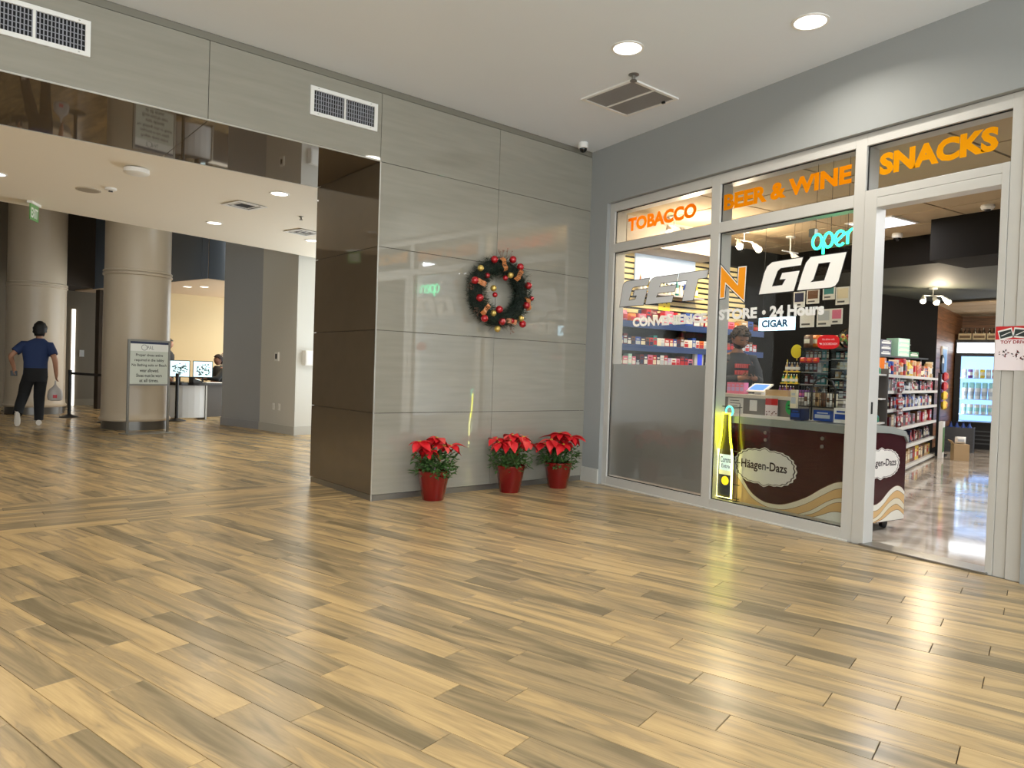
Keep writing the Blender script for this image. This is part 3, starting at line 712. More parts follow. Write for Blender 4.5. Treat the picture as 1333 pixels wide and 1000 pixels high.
tag(MB().box(-.25, .25, -.1, .1, 0, .012).build('papers', mat('paper', (236, 234, 228), .7), loc=(2.82, 16.33, .7805), rz=R(18)), 'flat white papers lying on the reception desk', 'papers')

def sitter():
    t = thing('person', 'seated person in a black hooded jacket facing the reception monitors', 'person', (3.17, 17.8, 0), R(-70))
    s = Sk(); c = s.j((0, 0, .55), .14); ch = s.chain(c, ((0, -.02, .8), .15), ((0, -.05, 1.0), .16)); nk = s.chain(ch, ((0, -.04, 1.14), .07))
    for d in (-1, 1):
        sh = s.j((d*.19, -.04, 1.02), .075, ch); el = s.j((d*.24, -.22, .84), .06, sh); wr_ = s.j((d*.14, -.42, .86), .045, el); hand(s, wr_, (0, -1, -.1), (-d, 0, 0), .4)
        k = s.j((d*.12, -.42, .56), .09, c); s.chain(k, ((d*.12, -.44, .15), .06), ((d*.12, -.54, .06), .045))
    s.build('body', SKIN2, t)
    JK = mat('black_jacket', (26, 27, 28), .8)
    MB().loft([(0, 0, .5, .19, .15), (0, -.01, .7, .18, .14), (0, -.04, .95, .21, .14), (0, -.05, 1.06, .18, .11), (0, -.05, 1.14, .08, .08)]).tube([(-.18, -.04, 1.03), (-.25, -.22, .84), (-.15, -.40, .86)], [.085, .07, .055], 10).tube([(.18, -.04, 1.03), (.25, -.22, .84), (.15, -.40, .86)], [.085, .07, .055], 10).build('jacket', JK, t, smooth=True)
    MB().tube([(-.1, .0, .56), (-.12, -.42, .57), (-.12, -.44, .12)], [.11, .095, .065], 10).tube([(.1, .0, .56), (.12, -.42, .57), (.12, -.44, .12)], [.11, .095, .065], 10).build('trousers', M_BLACK, t, smooth=True)
    MB().loft([(0, .1, .40, .22, .22), (0, .1, .46, .23, .23)]).tube([(0, .1, .06), (0, .1, .42)], .03, 8).lathe([(.25, 0), (.25, .03), (.05, .07)], 16, (0, .1, 0)).build('stool', M_BLACK, t)
    head_mesh(t, (0, -.06, 1.27), .105, SKIN2, mat('black_beanie', (30, 20, 20), .9), 0, 'short')
sitter()
def standing(label, loc, rz, hgt, top, topm, hairm, hair, bottom=M_BLACK, skinm=SKIN):
    t = thing('person', label, 'person', loc, rz); k = hgt/1.75
    s = Sk(); pv = s.j((0, 0, .95*k), .13*k); ch = s.chain(pv, ((0, 0, 1.12*k), .125*k), ((0, 0, 1.34*k), .14*k)); nk = s.chain(ch, ((0, 0, 1.5*k), .055*k))
    for d in (-1, 1):
        sh = s.j((d*.17*k, 0, 1.38*k), .065*k, ch); el = s.j((d*.22*k, .02, 1.1*k), .05*k, sh); wr_ = s.j((d*.2*k, -.12, .9*k), .036*k, el); hand(s, wr_, (0, -.5, -1), (0, -1, .3), .4)
        h = s.j((d*.1*k, 0, .88*k), .1*k, pv); s.chain(h, ((d*.11*k, -.02, .5*k), .075*k), ((d*.11*k, 0, .1*k), .05*k), ((d*.11*k, -.12, .05*k), .045*k))
    s.build('body', skinm, t)
    MB().loft([(0, 0, .84*k, .17*k, .12*k), (0, 0, 1.0*k, .165*k, .12*k), (0, 0, 1.2*k, .17*k, .12*k), (0, 0, 1.36*k, .19*k, .12*k), (0, 0, 1.44*k, .15*k, .09*k), (0, 0, 1.49*k, .06*k, .06*k)]).tube([(-.16*k, 0, 1.40*k), (-.225*k, .02, 1.1*k), (-.205*k, -.11, .92*k)], [.075*k, .06*k, .045*k], 10).tube([(.16*k, 0, 1.40*k), (.225*k, .02, 1.1*k), (.205*k, -.11, .92*k)], [.075*k, .06*k, .045*k], 10).build('shirt', topm, t, smooth=True)
    MB().loft([(0, 0, .78*k, .16*k, .12*k), (0, 0, .98*k, .16*k, .115*k)]).tube([(-.09*k, 0, .86*k), (-.11*k, -.02, .5*k), (-.11*k, 0, .1*k)], [.095*k, .08*k, .06*k], 10).tube([(.09*k, 0, .86*k), (.11*k, -.02, .5*k), (.11*k, 0, .1*k)], [.095*k, .08*k, .06*k], 10).build('trousers', bottom, t, smooth=True)
    head_mesh(t, (0, -.01, 1.63*k), .105*k, skinm, hairm, 0, hair)
    return t
standing('long-haired person in a white shirt standing behind the reception desk', (3.46, 18.35, 0), R(-55), 1.78, None, mat('white_shirt', (216, 214, 212), .8), mat('dark_hair', (38, 26, 20), .6), 'long')
standing('person in black clothes standing at the desk, half hidden by the column', (1.99, 17.3, 0), R(60), 1.70, None, mat('black_clothes', (24, 24, 26), .85), mat('black_hair', (18, 16, 15), .6), 'short')

# sign stand
sg = thing('sign_stand', 'metal stand with the dress code notice before the column', 'sign', (1.26, 13.36, 0), GZ)
MB().box(-.40, .40, -.16, .16, 0, .014).build('base_plate', M_METAL, sg, bevel=.004)
for d in (-1, 1): MB().box(d*.335-.018, d*.335+.018, -.014, .014, .014, 1.56).build('post', M_METAL, sg, bevel=.004)
MB().box(-.317, .317, -.012, .012, 1.53, 1.56).build('crossbar', M_METAL, sg); MB().box(-.317, .317, -.012, .012, .80, .825).build('crossbar', M_METAL, sg)
bd = MB().box(-.315, .315, -.008, .008, .827, 1.528).build('notice_board', mat('notice_paper', (196, 202, 192), .6), sg)
MB().box(-.315, .315, -.010, -.008, 1.49, 1.528).build('blue_strip', mat('navy_print', (36, 46, 78), .5), bd)
MB().box(-.315, .315, -.010, -.008, 1.37, 1.49).build('header_panel', mat('notice_white', (226, 228, 224), .6), bd)
tx = MB(); GREYP = mat('grey_print', (120, 124, 124), .6)
ring = [(-.09+.045*math.cos(a), -.012, 1.43+.045*math.sin(a)) for a in [2*math.pi*k/28 for k in range(28)]]
tx.tube(ring, .004, 6, True); text_into(tx, 'PAL', -.045, .07, 1.40, 1.46, -.0115, -.005); tx.build('logo', GREYP, bd)
tx = MB()
for i, ln in enumerate(('Proper dress attire', 'required in the lobby', 'No Bathing suits or Beach', 'wear allowed.', 'Shoes must be worn', 'at all times.')):
    wd = .0215*len(ln)+.04; z = 1.30-.083*i; text_into(tx, ln, -wd/2, wd/2, z-.028, z+.028, -.0095, .015)
tx.build('notice_text', M_VINK, bd)['kind'] = 'stuff'
# stanchions with belt
def stanchion(label, x, y, h=.97):
    t = thing('queue_post', label, 'stanchion', (x, y, 0), 0, 'black queue posts')
    MB().lathe([(.18, 0), (.18, .012), (.12, .03), (.04, .06), (.03, .075)], 28).build('base', M_BLACK, t, smooth=True)
    MB().lathe([(.032, .06), (.032, h-.09)], 16).build('pole', M_BLACK, t, smooth=True)
    MB().lathe([(.036, h-.09), (.036, h-.005), (.03, h)], 16).build('belt_head', M_BLACK, t, smooth=True)
    return t
s1 = stanchion('black queue post left of the near column', .18, 17.25); s2 = stanchion('black queue post in front of the reception desk', 2.03, 16.0)
s3 = stanchion('black queue post mostly hidden behind the near column', .78, 15.75)
a = Vector((.18+.036, 17.25, .9)); b = Vector((.78-.03, 15.75+.03, .9)); d = (b-a).normalized()
bl = MB(); n_ = Vector((-d.y, d.x, 0))*.002
bl.add([a+n_+Vector((0,0,-.025)), b+n_+Vector((0,0,-.025)), b+n_+Vector((0,0,.025)), a+n_+Vector((0,0,.025)), a-n_+Vector((0,0,-.025)), b-n_+Vector((0,0,-.025)), b-n_+Vector((0,0,.025)), a-n_+Vector((0,0,.025))], [(0,1,2,3),(7,6,5,4),(0,4,5,1),(3,2,6,7),(0,3,7,4),(1,5,6,2)])
bl.build('belt', M_BLACK, s1).matrix_local = Matrix.Translation((-.18, -17.25, 0))

# walking man
def walker():
    t = thing('person', 'man in a navy shirt and black trousers walking away with a bag', 'person', (-.36, 15.2, 0), 0)
    body = Sk(); pv = body.j((0, 0, .99), .09); ch = body.chain(pv, ((0, .02, 1.15), .09), ((.01, .04, 1.36), .085)); nk = body.chain(ch, ((.04, .06, 1.50), .055), ((.05, .07, 1.62), .06))
    J = {'L': dict(sh=(-.185, .04, 1.415), el=(-.37, -.02, 1.22), wr=(-.32, .14, 1.02)), 'R': dict(sh=(.205, .03, 1.415), el=(.29, -.05, 1.16), wr=(.31, .03, .92))}
    for k_, s in (('L', -1), ('R', 1)):
        j = J[k_]; sh = body.j(j['sh'], .052, ch); el = body.chain(sh, (j['el'], .048)); wr_ = body.chain(el, (j['wr'], .034)); hand(body, wr_, (.02, .12, -1) if s > 0 else (.05, .25, -1), (-s*.3, 1, 0), .6, .95)
    hipL = body.j((-.085, 0, .90), .07, pv); body.chain(hipL, ((-.17, .06, .54), .05), ((-.24, -.20, .22), .035))
    hipR = body.j((.085, 0, .90), .07, pv); body.chain(hipR, ((.06, .12, .5), .05), ((.06, .10, .10), .035))
    body.build('body', SKIN, t)
    SHM = mat('navy_tshirt', (30, 48, 88), .8)
    gm = MB().loft([(0, 0, .90, .185, .125), (0, .005, 1.0, .18, .125), (0, .01, 1.12, .18, .12), (0, .03, 1.28, .205, .125), (.01, .04, 1.40, .23, .12), (.015, .045, 1.46, .20, .105), (.03, .05, 1.505, .13, .09), (.045, .06, 1.545, .075, .075)])
    for k_ in 'LR':
        j = J[k_]; p = Vector(j['sh']); q = p.lerp(Vector(j['el']), .62); gm.tube([p.lerp(Vector((0, .04, 1.42)), .4), p, p.lerp(q, .5), q], [.075, .082, .08, .076], 12)
    gm.build('shirt', SHM, t, smooth=True)
    gm = MB().loft([(0, 0, .78, .165, .12), (0, 0, .90, .185, .125), (0, 0, 1.02, .178, .12)])
    for pts in (((-.085, 0, .88), (-.14, .05, .70), (-.17, .06, .54), (-.215, -.09, .37), (-.24, -.2, .22)), ((.085, 0, .88), (.07, .09, .70), (.06, .12, .5), (.06, .11, .3), (.06, .10, .09))):
        gm.tube(pts, [.105, .098, .088, .078, .07], 12)
    gm.build('trousers', mat('black_trousers', (20, 20, 22), .85), t, smooth=True)
    shoe = MB()
    prof = [(-.10, .04), (-.06, .045), (0, .04), (.08, .046), (.14, .045), (.18, .03)]
    def mk(name, M_):
        vs_ = []; fs = []; n = 10
        for y, wd in prof:
            top = .10 if y < .02 else .10-.35*(y-.02)
            for i in range(n):
                a_ = 2*math.pi*i/n; vs_.append((wd*math.cos(a_), y, max(0, (top/2)+(top/2)*math.sin(a_)*1.0)))
        for k in range(len(prof)-1):
            for i in range(n): fs.append((k*n+i, k*n+(i+1) % n, (k+1)*n+(i+1) % n, (k+1)*n+i))
        fs += [tuple(range(n)), tuple((len(prof)-1)*n+i for i in range(n))]
        me = MB().add(vs_, fs).mesh(name, mat('white_shoe', (226, 220, 210), .6), True); me.transform(M_); put(name, me, t)
    mk('shoe', Matrix.Translation((.06, .12, 0))); mk('shoe', Matrix.Translation((-.245, -.22, .17)) @ Matrix.Rotation(R(-66), 4, 'X'))
    head_mesh(t, (.055, .08, 1.69), .122, SKIN, mat('black_hair', (18, 16, 15), .6), R(172), 'short')
    return t
walker()
b_ = MB(); b_.lathe([(.06, 0), (.10, .015), (.112, .08), (.10, .17), (.075, .215), (.04, .25), (.015, .29), (.010, .36)], 16); me = b_.mesh('plastic_bag', mat('thin_plastic', (176, 168, 162), .3), True); me.transform(Matrix.Diagonal((1.1, .6, 1, 1)))
bag = put('plastic_bag', me, None, (-.06, 15.26, .44)); tag(bag, 'white plastic shopping bag hanging from the walking man\'s hand', 'bag')
mb = MB().box(-.035, .03, -.035, .03, .05, .11); mb.build('bag_print', mat('red_print', (196, 60, 70), .5), bag, (0, -.035, 0), bevel=.01)
tag(MB().box(-.05, .05, -.02, .02, 0, .09).build('wallet', M_BLACK, loc=(-.68, 15.36, .87), bevel=.008), 'small black case in the walking man\'s left hand', 'wallet')

# lobby ceiling fittings
for (p, lab) in (((2.011, 8.110), 'lobby ceiling downlight closest to the stone pillar'), ((1.727, 10.395), 'lobby ceiling downlight behind the square air diffuser'), ((3.176, 10.817), 'lobby ceiling downlight peeking past the stone pillar')):
    downlight('lobby_downlight', lab, (p[0], p[1], HS), .085, LOBBY_W, (1, .92, .80), 'lobby downlights')
for p in ((-.6, 9.2), (-2.6, 8.2), (-1.4, 7.4), (-3.4, 9.4), (-4.6, 7.6)): downlight('lobby_downlight', 'lobby ceiling downlight above the passage, added out of view for light', (p[0], p[1], HS), .085, LOBBY_W*.8, (1, .92, .80), 'lobby downlights out of view')  # unseen extra lamps that brighten the lobby
def disc(name, label, cat, p, prof, m_, extra=None):
    t = thing(name, label, cat, p)
    MB().lathe(prof, 28).build('housing', m_, t, smooth=True)
    if extra: extra(t)
disc('smoke_detector', 'white drum-shaped detector on the lobby ceiling above the column', 'detector', (.603, 7.985, HS), [(.08, 0), (.115, -.012), (.115, -.05), (.09, -.062), (.02, -.064)], M_WHITE, lambda t: MB().lathe([(.085, -.001), (.085, -.014)], 24).build('dark_gap', M_BLACK, t))
disc('ceiling_speaker', 'flat round speaker grille on the lobby ceiling', 'speaker', (.234, 9.362, HS), [(.125, 0), (.125, -.008), (.11, -.012)], mat('speaker_grey', (176, 164, 146), .7), lambda t: MB().lathe([(.105, -.0125), (.1, -.014)], 24).build('grille', mat('speaker_mesh', (158, 148, 132), .8), t))
disc('motion_sensor', 'small square motion sensor beside the round speaker grille', 'sensor', (.439, 9.109, HS), [(.06, 0), (.06, -.02), (.035, -.03)], M_WHITE, lambda t: MB().box(-.02, .02, -.02, .02, -.04, -.03).build('lens', M_BLACK, t))
disc('fire_sprinkler', 'tiny fire sprinkler on the lobby ceiling by the pillar', 'sprinkler', (2.55, 9.18, HS), [(.03, 0), (.03, -.004), (.012, -.012), (.012, -.035), (.022, -.038)], M_METAL, lambda t: MB().lathe([(.022, -.042), (.022, -.045)], 12).build('deflector', M_METAL, t))
ex = thing('exit_sign', 'green exit sign plate hanging at the ceiling edge', 'exit sign', (-.30, 10.62, HS), R(72))
MB().box(-.14, .14, -.03, .03, -.03, 0).build('housing', M_WHITE, ex, bevel=.004)
exm = MB().box(-.13, .13, -.005, .005, -.22, -.03).build('sign_plate', mat('green_acrylic', (92, 140, 76), .3, emit=.15), ex)
tx = MB(); text_into(tx, 'EXIT', -.10, .10, -.19, -.07, -.0062, .03); tx.build('lettering', M_WHITE, exm)
def diffuser(label, p, sz, rz, group=None):
    t = thing('air_diffuser', label, 'air vent', p, rz, group); h = sz/2
    MB().box(-h+.02, h-.02, -h+.02, h-.02, -.004, -.001).build('dark_throat', M_DARKVOID, t)
    f = MB()
    for k, wd in enumerate((.045, .02, .02)):
        a = h-k*.07; 
        if a < .05: break
        z = -.014+k*.003
        f.box(-a, a, -a, -a+wd, z, z+.006).box(-a, a, a-wd, a, z, z+.006).box(-a, -a+wd, -a+wd, a-wd, z, z+.006).box(a-wd, a, -a+wd, a-wd, z, z+.006)
    f.build('frame', M_WHITE, t); 
diffuser('square ceiling air diffuser behind the nearest lobby downlight', (1.82, 8.98, HS), .38, GZ)
diffuser('pale square ceiling access panel right of the lobby diffuser', (2.876, 10.217, HS), .40, GZ)

# ================================================================== MAIN HALL FITTINGS
# air grilles high on the stone beam
def wall_grille(label, t0, t1, z0, z1):
    p = WT((t0+t1)/2, -.001, (z0+z1)/2); t = thing('air_grille', label, 'air vent', p, TZ, 'air grilles on the stone beam'); hw = abs(t0-t1)/2; hh = (z1-z0)/2; e = .032
    MB().box(-hw+.01, hw-.01, -.002, 0, -hh+.01, hh-.01).build('dark_back', M_DARKVOID, t)
    MB().box(-hw, hw, -.016, -.002, -hh, -hh+e).box(-hw, hw, -.016, -.002, hh-e, hh).box(-hw, -hw+e, -.016, -.002, -hh+e, hh-e).box(hw-e, hw, -.016, -.002, -hh+e, hh-e).build('frame', M_WHITE, t)
    MB().box(-.008, .008, -.014, -.002, -hh+e, hh-e).build('centre_bar', M_WHITE, t)
    f = MB(); n = int((2*hw-2*e)/.022)
    for i in range(1, n): x = -hw+e+i*(2*hw-2*e)/n; f.box(x-.0035, x+.0035, -.011, -.004, -hh+e, hh-e)
    for i in range(1, 5): z = -hh+e+i*(2*hh-2*e)/5; f.box(-hw+e, hw-e, -.006, -.003, z-.0025, z+.0025)
    o = f.build('louvres', mat('grille_fin', (150, 150, 156), .5), t); o['kind'] = 'stuff'
    s = MB()
    for x in (-hw+.07, hw-.07):
        for z in (-hh+.016, hh-.016): s.lathe([(.006, 0), (.006, .002)], 8, (x, -.0185, z))
    s.build('screws', M_METAL, t)['kind'] = 'stuff'
wall_grille('white air grille above the dark pillar side', 3.46, 2.823, 3.359, 3.604)
wall_grille('white air grille cut off at the left edge of the view', 5.75, 5.088, 3.344, 3.593)
cv = thing('return_air_grille', 'large square return air grille on the main ceiling', 'air vent', (4.386, 5.096, HC), TZ)
MB().box(-.29, .29, -.29, .29, -.004, -.001).build('dark_back', mat('grille_shadow', (92, 86, 84), .8), cv)
f = MB(); a = .315; e = .03
f.box(-a, a, -a, -a+e, -.014, 0).box(-a, a, a-e, a, -.014, 0).box(-a, -a+e, -a+e, a-e, -.014, 0).box(a-e, a, -a+e, a-e, -.014, 0); f.build('frame', M_WHITE, cv)
MB().box(-.012, .012, -.285, .285, -.013, -.004).build('centre_bar', M_WHITE, cv)
f = MB()
for i in range(1, 40): y = -.285+i*.57/40; f.box(-.285, .285, y-.002, y+.002, -.010, -.005)
for i in range(1, 30): x = -.285+i*.57/30; f.box(x-.0015, x+.0015, -.285, .285, -.008, -.004)
o = f.build('mesh_grid', mat('grille_mesh', (150, 144, 138), .6), cv); o['kind'] = 'stuff'
MB().box(.25, .27, -.20, -.17, -.03, -.012).build('latch', M_BLACK, cv)
disc('fire_sprinkler', 'fire sprinkler head next to the return air grille', 'sprinkler', (4.066, 4.68, HC), [(.045, 0), (.045, -.004), (.016, -.012), (.016, -.045), (.03, -.05)], M_METAL, lambda t: MB().lathe([(.03, -.055), (.03, -.058)], 14).build('deflector', M_METAL, t))
disc('dome_camera', 'white dome security camera in the corner above the stone wall', 'camera', (4.843, 6.37, HC), [(.05, 0), (.055, -.01), (.055, -.06), (.045, -.065)], M_WHITE, lambda t: MB().ball((0, 0, -.065), .043, 14, 8).build('dome', mat('dark_dome', (12, 12, 14), .08), t, smooth=True))

# ================================================================== CHRISTMAS DECOR
def leaf_mesh(name, m_, L=.1, W=.045, fold=.25, droop=.2):
    vs_ = []; fs = []
    prof = [(0, .12), (.18, .62), (.4, 1), (.62, .85), (.82, .45), (1, .02)]
    for u, wd in prof:
        z = -droop*L*u*u
        vs_ += [(-wd*W, u*L, z+fold*wd*W), (0, u*L, z), (wd*W, u*L, z+fold*wd*W)]
    for k in range(len(prof)-1):
        for i in (0, 1): fs.append((k*3+i, k*3+i+1, (k+1)*3+i+1, (k+1)*3+i))
    return MB().add(vs_, fs).mesh(name, m_, True)
RED1 = mat('poinsettia_red', (206, 24, 34), .5, noise=.25, nscale=20); RED2 = mat('poinsettia_pale_red', (214, 70, 66), .55, noise=.2, nscale=20); GRN = mat('poinsettia_green', (62, 96, 44), .5, noise=.35, nscale=25)
bract_a = leaf_mesh('bract', RED1, .15, .05, .3, .35); bract_b = leaf_mesh('bract', RED2, .145, .048, .3, .35)
M_POT = mat('red_pot', (122, 10, 14), .2, .1, coat=.5)
def poinsettia(label, x, y, seed, lean, pale, wall):
    rnd = random.Random(seed); t = thing('poinsettia', label, 'potted plant', (x, y, 0), TZ, 'poinsettias along the stone wall')
    MB().lathe([(.098, 0), (.102, .004), (.148, .245), (.152, .25), (.154, .275), (.147, .278), (.142, .25), (.1, .06)], 36, cap=False).lathe([(.098, .002), (.098, .006)], 36).build('pot', M_POT, t, smooth=True)
    MB().lathe([(.141, .235), (.05, .245)], 24).build('soil', mat('soil', (52, 40, 30), .9), t)
    st_ = MB()
    for i in range(9):
        a = rnd.uniform(0, 6.28); r1 = rnd.uniform(.04, .12); st_.tube([(.03*math.cos(a), .03*math.sin(a), .24), (r1*.6*math.cos(a), r1*.6*math.sin(a), .4), (r1*math.cos(a), r1*math.sin(a), .52)], .006, 6)
    o = st_.build('stems', mat('stem_green', (84, 104, 58), .6), t); o['kind'] = 'stuff'
    lf = MB()
    for i in range(520):
        a = rnd.uniform(0, 6.28); h = rnd.uniform(.23, .44); rr = rnd.uniform(.03, .205)*(1.05-.9*abs(h-.34)); L_ = rnd.uniform(.035, .07)
        if rr*math.sin(a) > wall-.075: continue
        M_ = Matrix.Translation((rr*math.cos(a), rr*math.sin(a), h)) @ Matrix.Rotation(a-math.pi/2+rnd.uniform(-.7, .7), 4, 'Z') @ Matrix.Rotation(rnd.uniform(-.7, .9), 4, 'X')
        W_ = L_*.3
        lf.add([M_ @ Vector(p) for p in ((0, 0, 0), (-W_, L_*.45, .006), (0, L_, 0), (W_, L_*.45, .006), (0, L_*.45, -.003))], [(0, 1, 4), (1, 2, 4), (2, 3, 4), (3, 0, 4)])
    o = lf.build('foliage', GRN, t); o['kind'] = 'stuff'
    cl = [(lean, -.03, .585)]+[(rnd.uniform(.12, .21)*math.cos(k*.9+seed)+lean, -.035+rnd.uniform(.05, .12)*math.sin(k*.9+seed), rnd.uniform(.45, .575)) for k in range(7)]
    for ci, c in enumerate(cl):
        n = 8 if ci == 0 else 6
        for i in range(n):
            a = 6.28*i/n+rnd.uniform(-.3, .3)
            o = put('bract', bract_b if rnd.random() < pale else bract_a, t, c)
            o.rotation_euler = (rnd.uniform(-.6, .25), rnd.uniform(-.3, .3), a); k = rnd.uniform(.7, 1.15)
            room = (wall-.012-c[1])/max(.05, math.cos(a)) if math.cos(a) > 0 else 9
            k = min(k, max(.25, (room-.02)/.155)); o.scale = (k, k, k)
        mb_ = MB()
        for i in range(5): mb_.ball((c[0]+rnd.uniform(-.012, .012), c[1]+rnd.uniform(-.012, .012), c[2]+.006), .006, 6, 4)
        o = mb_.build('flower_buds', mat('bud_yellow', (196, 178, 60), .5), t); o['kind'] = 'stuff'
p = WT(2.225, -.20); poinsettia('red poinsettia in a red pot standing apart, nearest the pillar corner', p.x, p.y, 3, .0, .3, .20)
p = WT(1.305, -.22); poinsettia('red poinsettia in a red pot, the middle one by the wall joint', p.x, p.y, 5, -.01, .1, .22)
p = WT(.66, -.25); poinsettia('red poinsettia in a red pot closest to the shop window', p.x, p.y, 8, -.02, .06, .25)
# wreath
wc = WT(1.37, 0, 2.035); wr_t = thing('christmas_wreath', 'evergreen Christmas wreath with red and gold baubles on the stone wall', 'wreath', wc, TZ)
rnd = random.Random(4); nd = MB()
for i in range(5200):
    a = rnd.uniform(0, 6.283); ph = rnd.uniform(0, 6.283); rr = .275+.10*math.cos(ph)*rnd.uniform(.3, 1); yy = -.085-.07*math.sin(ph)
    c = Vector((rr*math.cos(a)*1.08-.04, yy, rr*math.sin(a))); out = Vector((math.cos(a)*math.cos(ph), -math.sin(ph), math.sin(a)*math.cos(ph)))
    tg = Vector((-math.sin(a), 0, math.cos(a))); d = (out*rnd.uniform(.2, 1)+tg*rnd.uniform(-.9, .9)+Vector((rnd.uniform(-.4, .4), rnd.uniform(-.4, .2), rnd.uniform(-.4, .4)))).normalized()
    L_ = rnd.uniform(.035, .075); s = d.orthogonal().normalized()*.0035; e = c+d*L_
    if e.y > -.004: e.y = -.004
    if c.y > -.006: c.y = -.006
    nd.add([c-s, c+s, e], [(0, 1, 2)])
o = nd.build('needles', mat('fir_needles', (26, 44, 30), .7, noise=.4, nscale=30), wr_t); o['kind'] = 'stuff'
MB().tube([(.297*math.cos(a)-.04, -.07, .275*math.sin(a)) for a in [2*math.pi*k/40 for k in range(40)]], .066, 10, True).build('inner_ring', mat('fir_core', (20, 30, 22), .9), wr_t)
RB = mat('red_bauble', (170, 20, 32), .12, .3, coat=.6); GB = mat('gold_bauble', (204, 176, 96), .2, .6)
def wpos(px, py): return ((px-647.5)/98.0-.095, (384-py)/126.0+.005)      # spread over the ring as on the wall
reds = [(640, 344.5), (663.5, 341), (673.5, 349), (685, 372), (690, 388), (617, 374), (623.5, 395), (648, 407), (630, 420), (652, 422), (679, 423), (642, 389), (654.5, 366), (632, 366), (665, 420), (683.5, 398)]
golds = [(623.5, 358), (661, 361.5), (640, 381), (646.5, 432), (676.5, 416), (640.5, 412.5)]
rbm = MB().ball((0, 0, 0), .039, 16, 10).mesh('red_bauble', RB, True); gbm = MB().ball((0, 0, 0), .033, 16, 10).mesh('gold_bauble', GB, True)
for i, (px_, py_) in enumerate(reds): x, z = wpos(px_, py_); o = put('red_bauble', rbm, wr_t, (x, -.15, z)); k = .7 if i in (4, 11, 12, 13, 14) else 1; o.scale = (k, k, k)
for px_, py_ in golds: x, z = wpos(px_, py_); put('gold_bauble', gbm, wr_t, (x, -.15, z))
M_RIB = mat('ribbon_copper', (190, 118, 66), .4, noise=.3, nscale=40)
for px_, py_, an in ((652, 349, 1.2), (672, 359, 2.1), (624.5, 376, .3), (631, 408, -.9), (685, 396, 1.4), (665, 421, .1)):
    x, z = wpos(px_, py_); rb_ = MB(); q = [(-.07+.14*k/8, -.03*math.sin(math.pi*k/8)-.012*math.sin(3*math.pi*k/8)) for k in range(9)]
    rb_.add([(a_, b__, -.026) for a_, b__ in q]+[(a_, b__-.004, .026) for a_, b__ in q], [(k, k+1, 9+k+1, 9+k) for k in range(8)])
    me = rb_.mesh('ribbon_loop', M_RIB, True); me.transform(Matrix.Rotation(an, 4, 'Y')); put('ribbon_loop', me, wr_t, (x, -.14, z))
tw = MB()
for bx0, bz0, ang in ((-.46, .0, 2.9), (-.05, .42, 1.7), (.03, .43, 1.2), (-.36, -.2, 3.6), (.12, -.36, -1.2)):
    for k in range(7):
        a = ang+rnd.uniform(-.5, .5); b0 = Vector((bx0*.75, -.1, bz0*.8)); e = b0+Vector((math.cos(a), -.2, math.sin(a)))*rnd.uniform(.06, .13); tw.tube([b0, e], .0016, 4); tw.ball(e, .006, 6, 4)
o = tw.build('berry_twigs', mat('twig_brown', (120, 86, 70), .6), wr_t); o['kind'] = 'stuff'

# ================================================================== SHOP
# notice on the right post
po = thing('toy_drive_poster', 'red and white toy drive poster taped to the right door post', 'poster', WS(4.288, -.0135, 1.345), SZ)
MB().box(0, .212, -.0012, 0, 0, .285).build('sheet', mat('poster_paper', (238, 226, 228), .6), po)
MB().box(0, .212, -.0018, -.0012, .20, .285).build('red_header', mat('poster_red', (196, 34, 38), .6), po)
ph_ = MB()
for (x, z, a) in ((.06, .235, .25), (.145, .24, -.12)):
    for (hw, hh, yy, mi) in ((.042, .032, -.0022, 0), (.036, .022, -.0026, 1)):
        c_, s__ = math.cos(a), math.sin(a); ph_.add([(x+u*c_-v*s__, yy, z+u*s__+v*c_) for u, v in ((-hw, -hh), (hw, -hh), (hw, hh), (-hw, hh))], [(0, 1, 2, 3)], mi)
    ph_.add([(x-.03, -.0028, z-.012), (x-.022, -.0028, z-.014), (x+.03, -.0028, z+.012), (x+.024, -.0028, z+.014)], [(0, 1, 2, 3)], 0)
o = ph_.build('photos', [M_WHITE, mat('photo_dark', (44, 54, 52), .5)], po); o['kind'] = 'stuff'
tx = MB(); text_into(tx, 'TOY DRIVE', .03, .185, .172, .194, -.0018, .03); tx.build('title', mat('poster_title', (150, 24, 34), .6), po)
sp_ = MB(); rnd = random.Random(2)
for i in range(34):
    x = rnd.uniform(.02, .2); z = .12-.35*(x-.02)*rnd.uniform(.2, 1.0)+rnd.uniform(-.02, .02); a = rnd.uniform(0, 3); r1 = rnd.uniform(.004, .012); r2 = r1*.45
    sp_.add([(x+r1*math.cos(a), -.0018, z+r1*math.sin(a)), (x-r2*math.sin(a), -.0018, z+r2*math.cos(a)), (x-r1*math.cos(a), -.0018, z-r1*math.sin(a)), (x+r2*math.sin(a), -.0018, z-r2*math.cos(a))], [(0, 1, 2, 3)], i % 2)
o = sp_.build('toy_print', [mat('print_maroon', (110, 28, 34), .6), mat('print_dark', (52, 40, 40), .6)], po); o['kind'] = 'stuff'

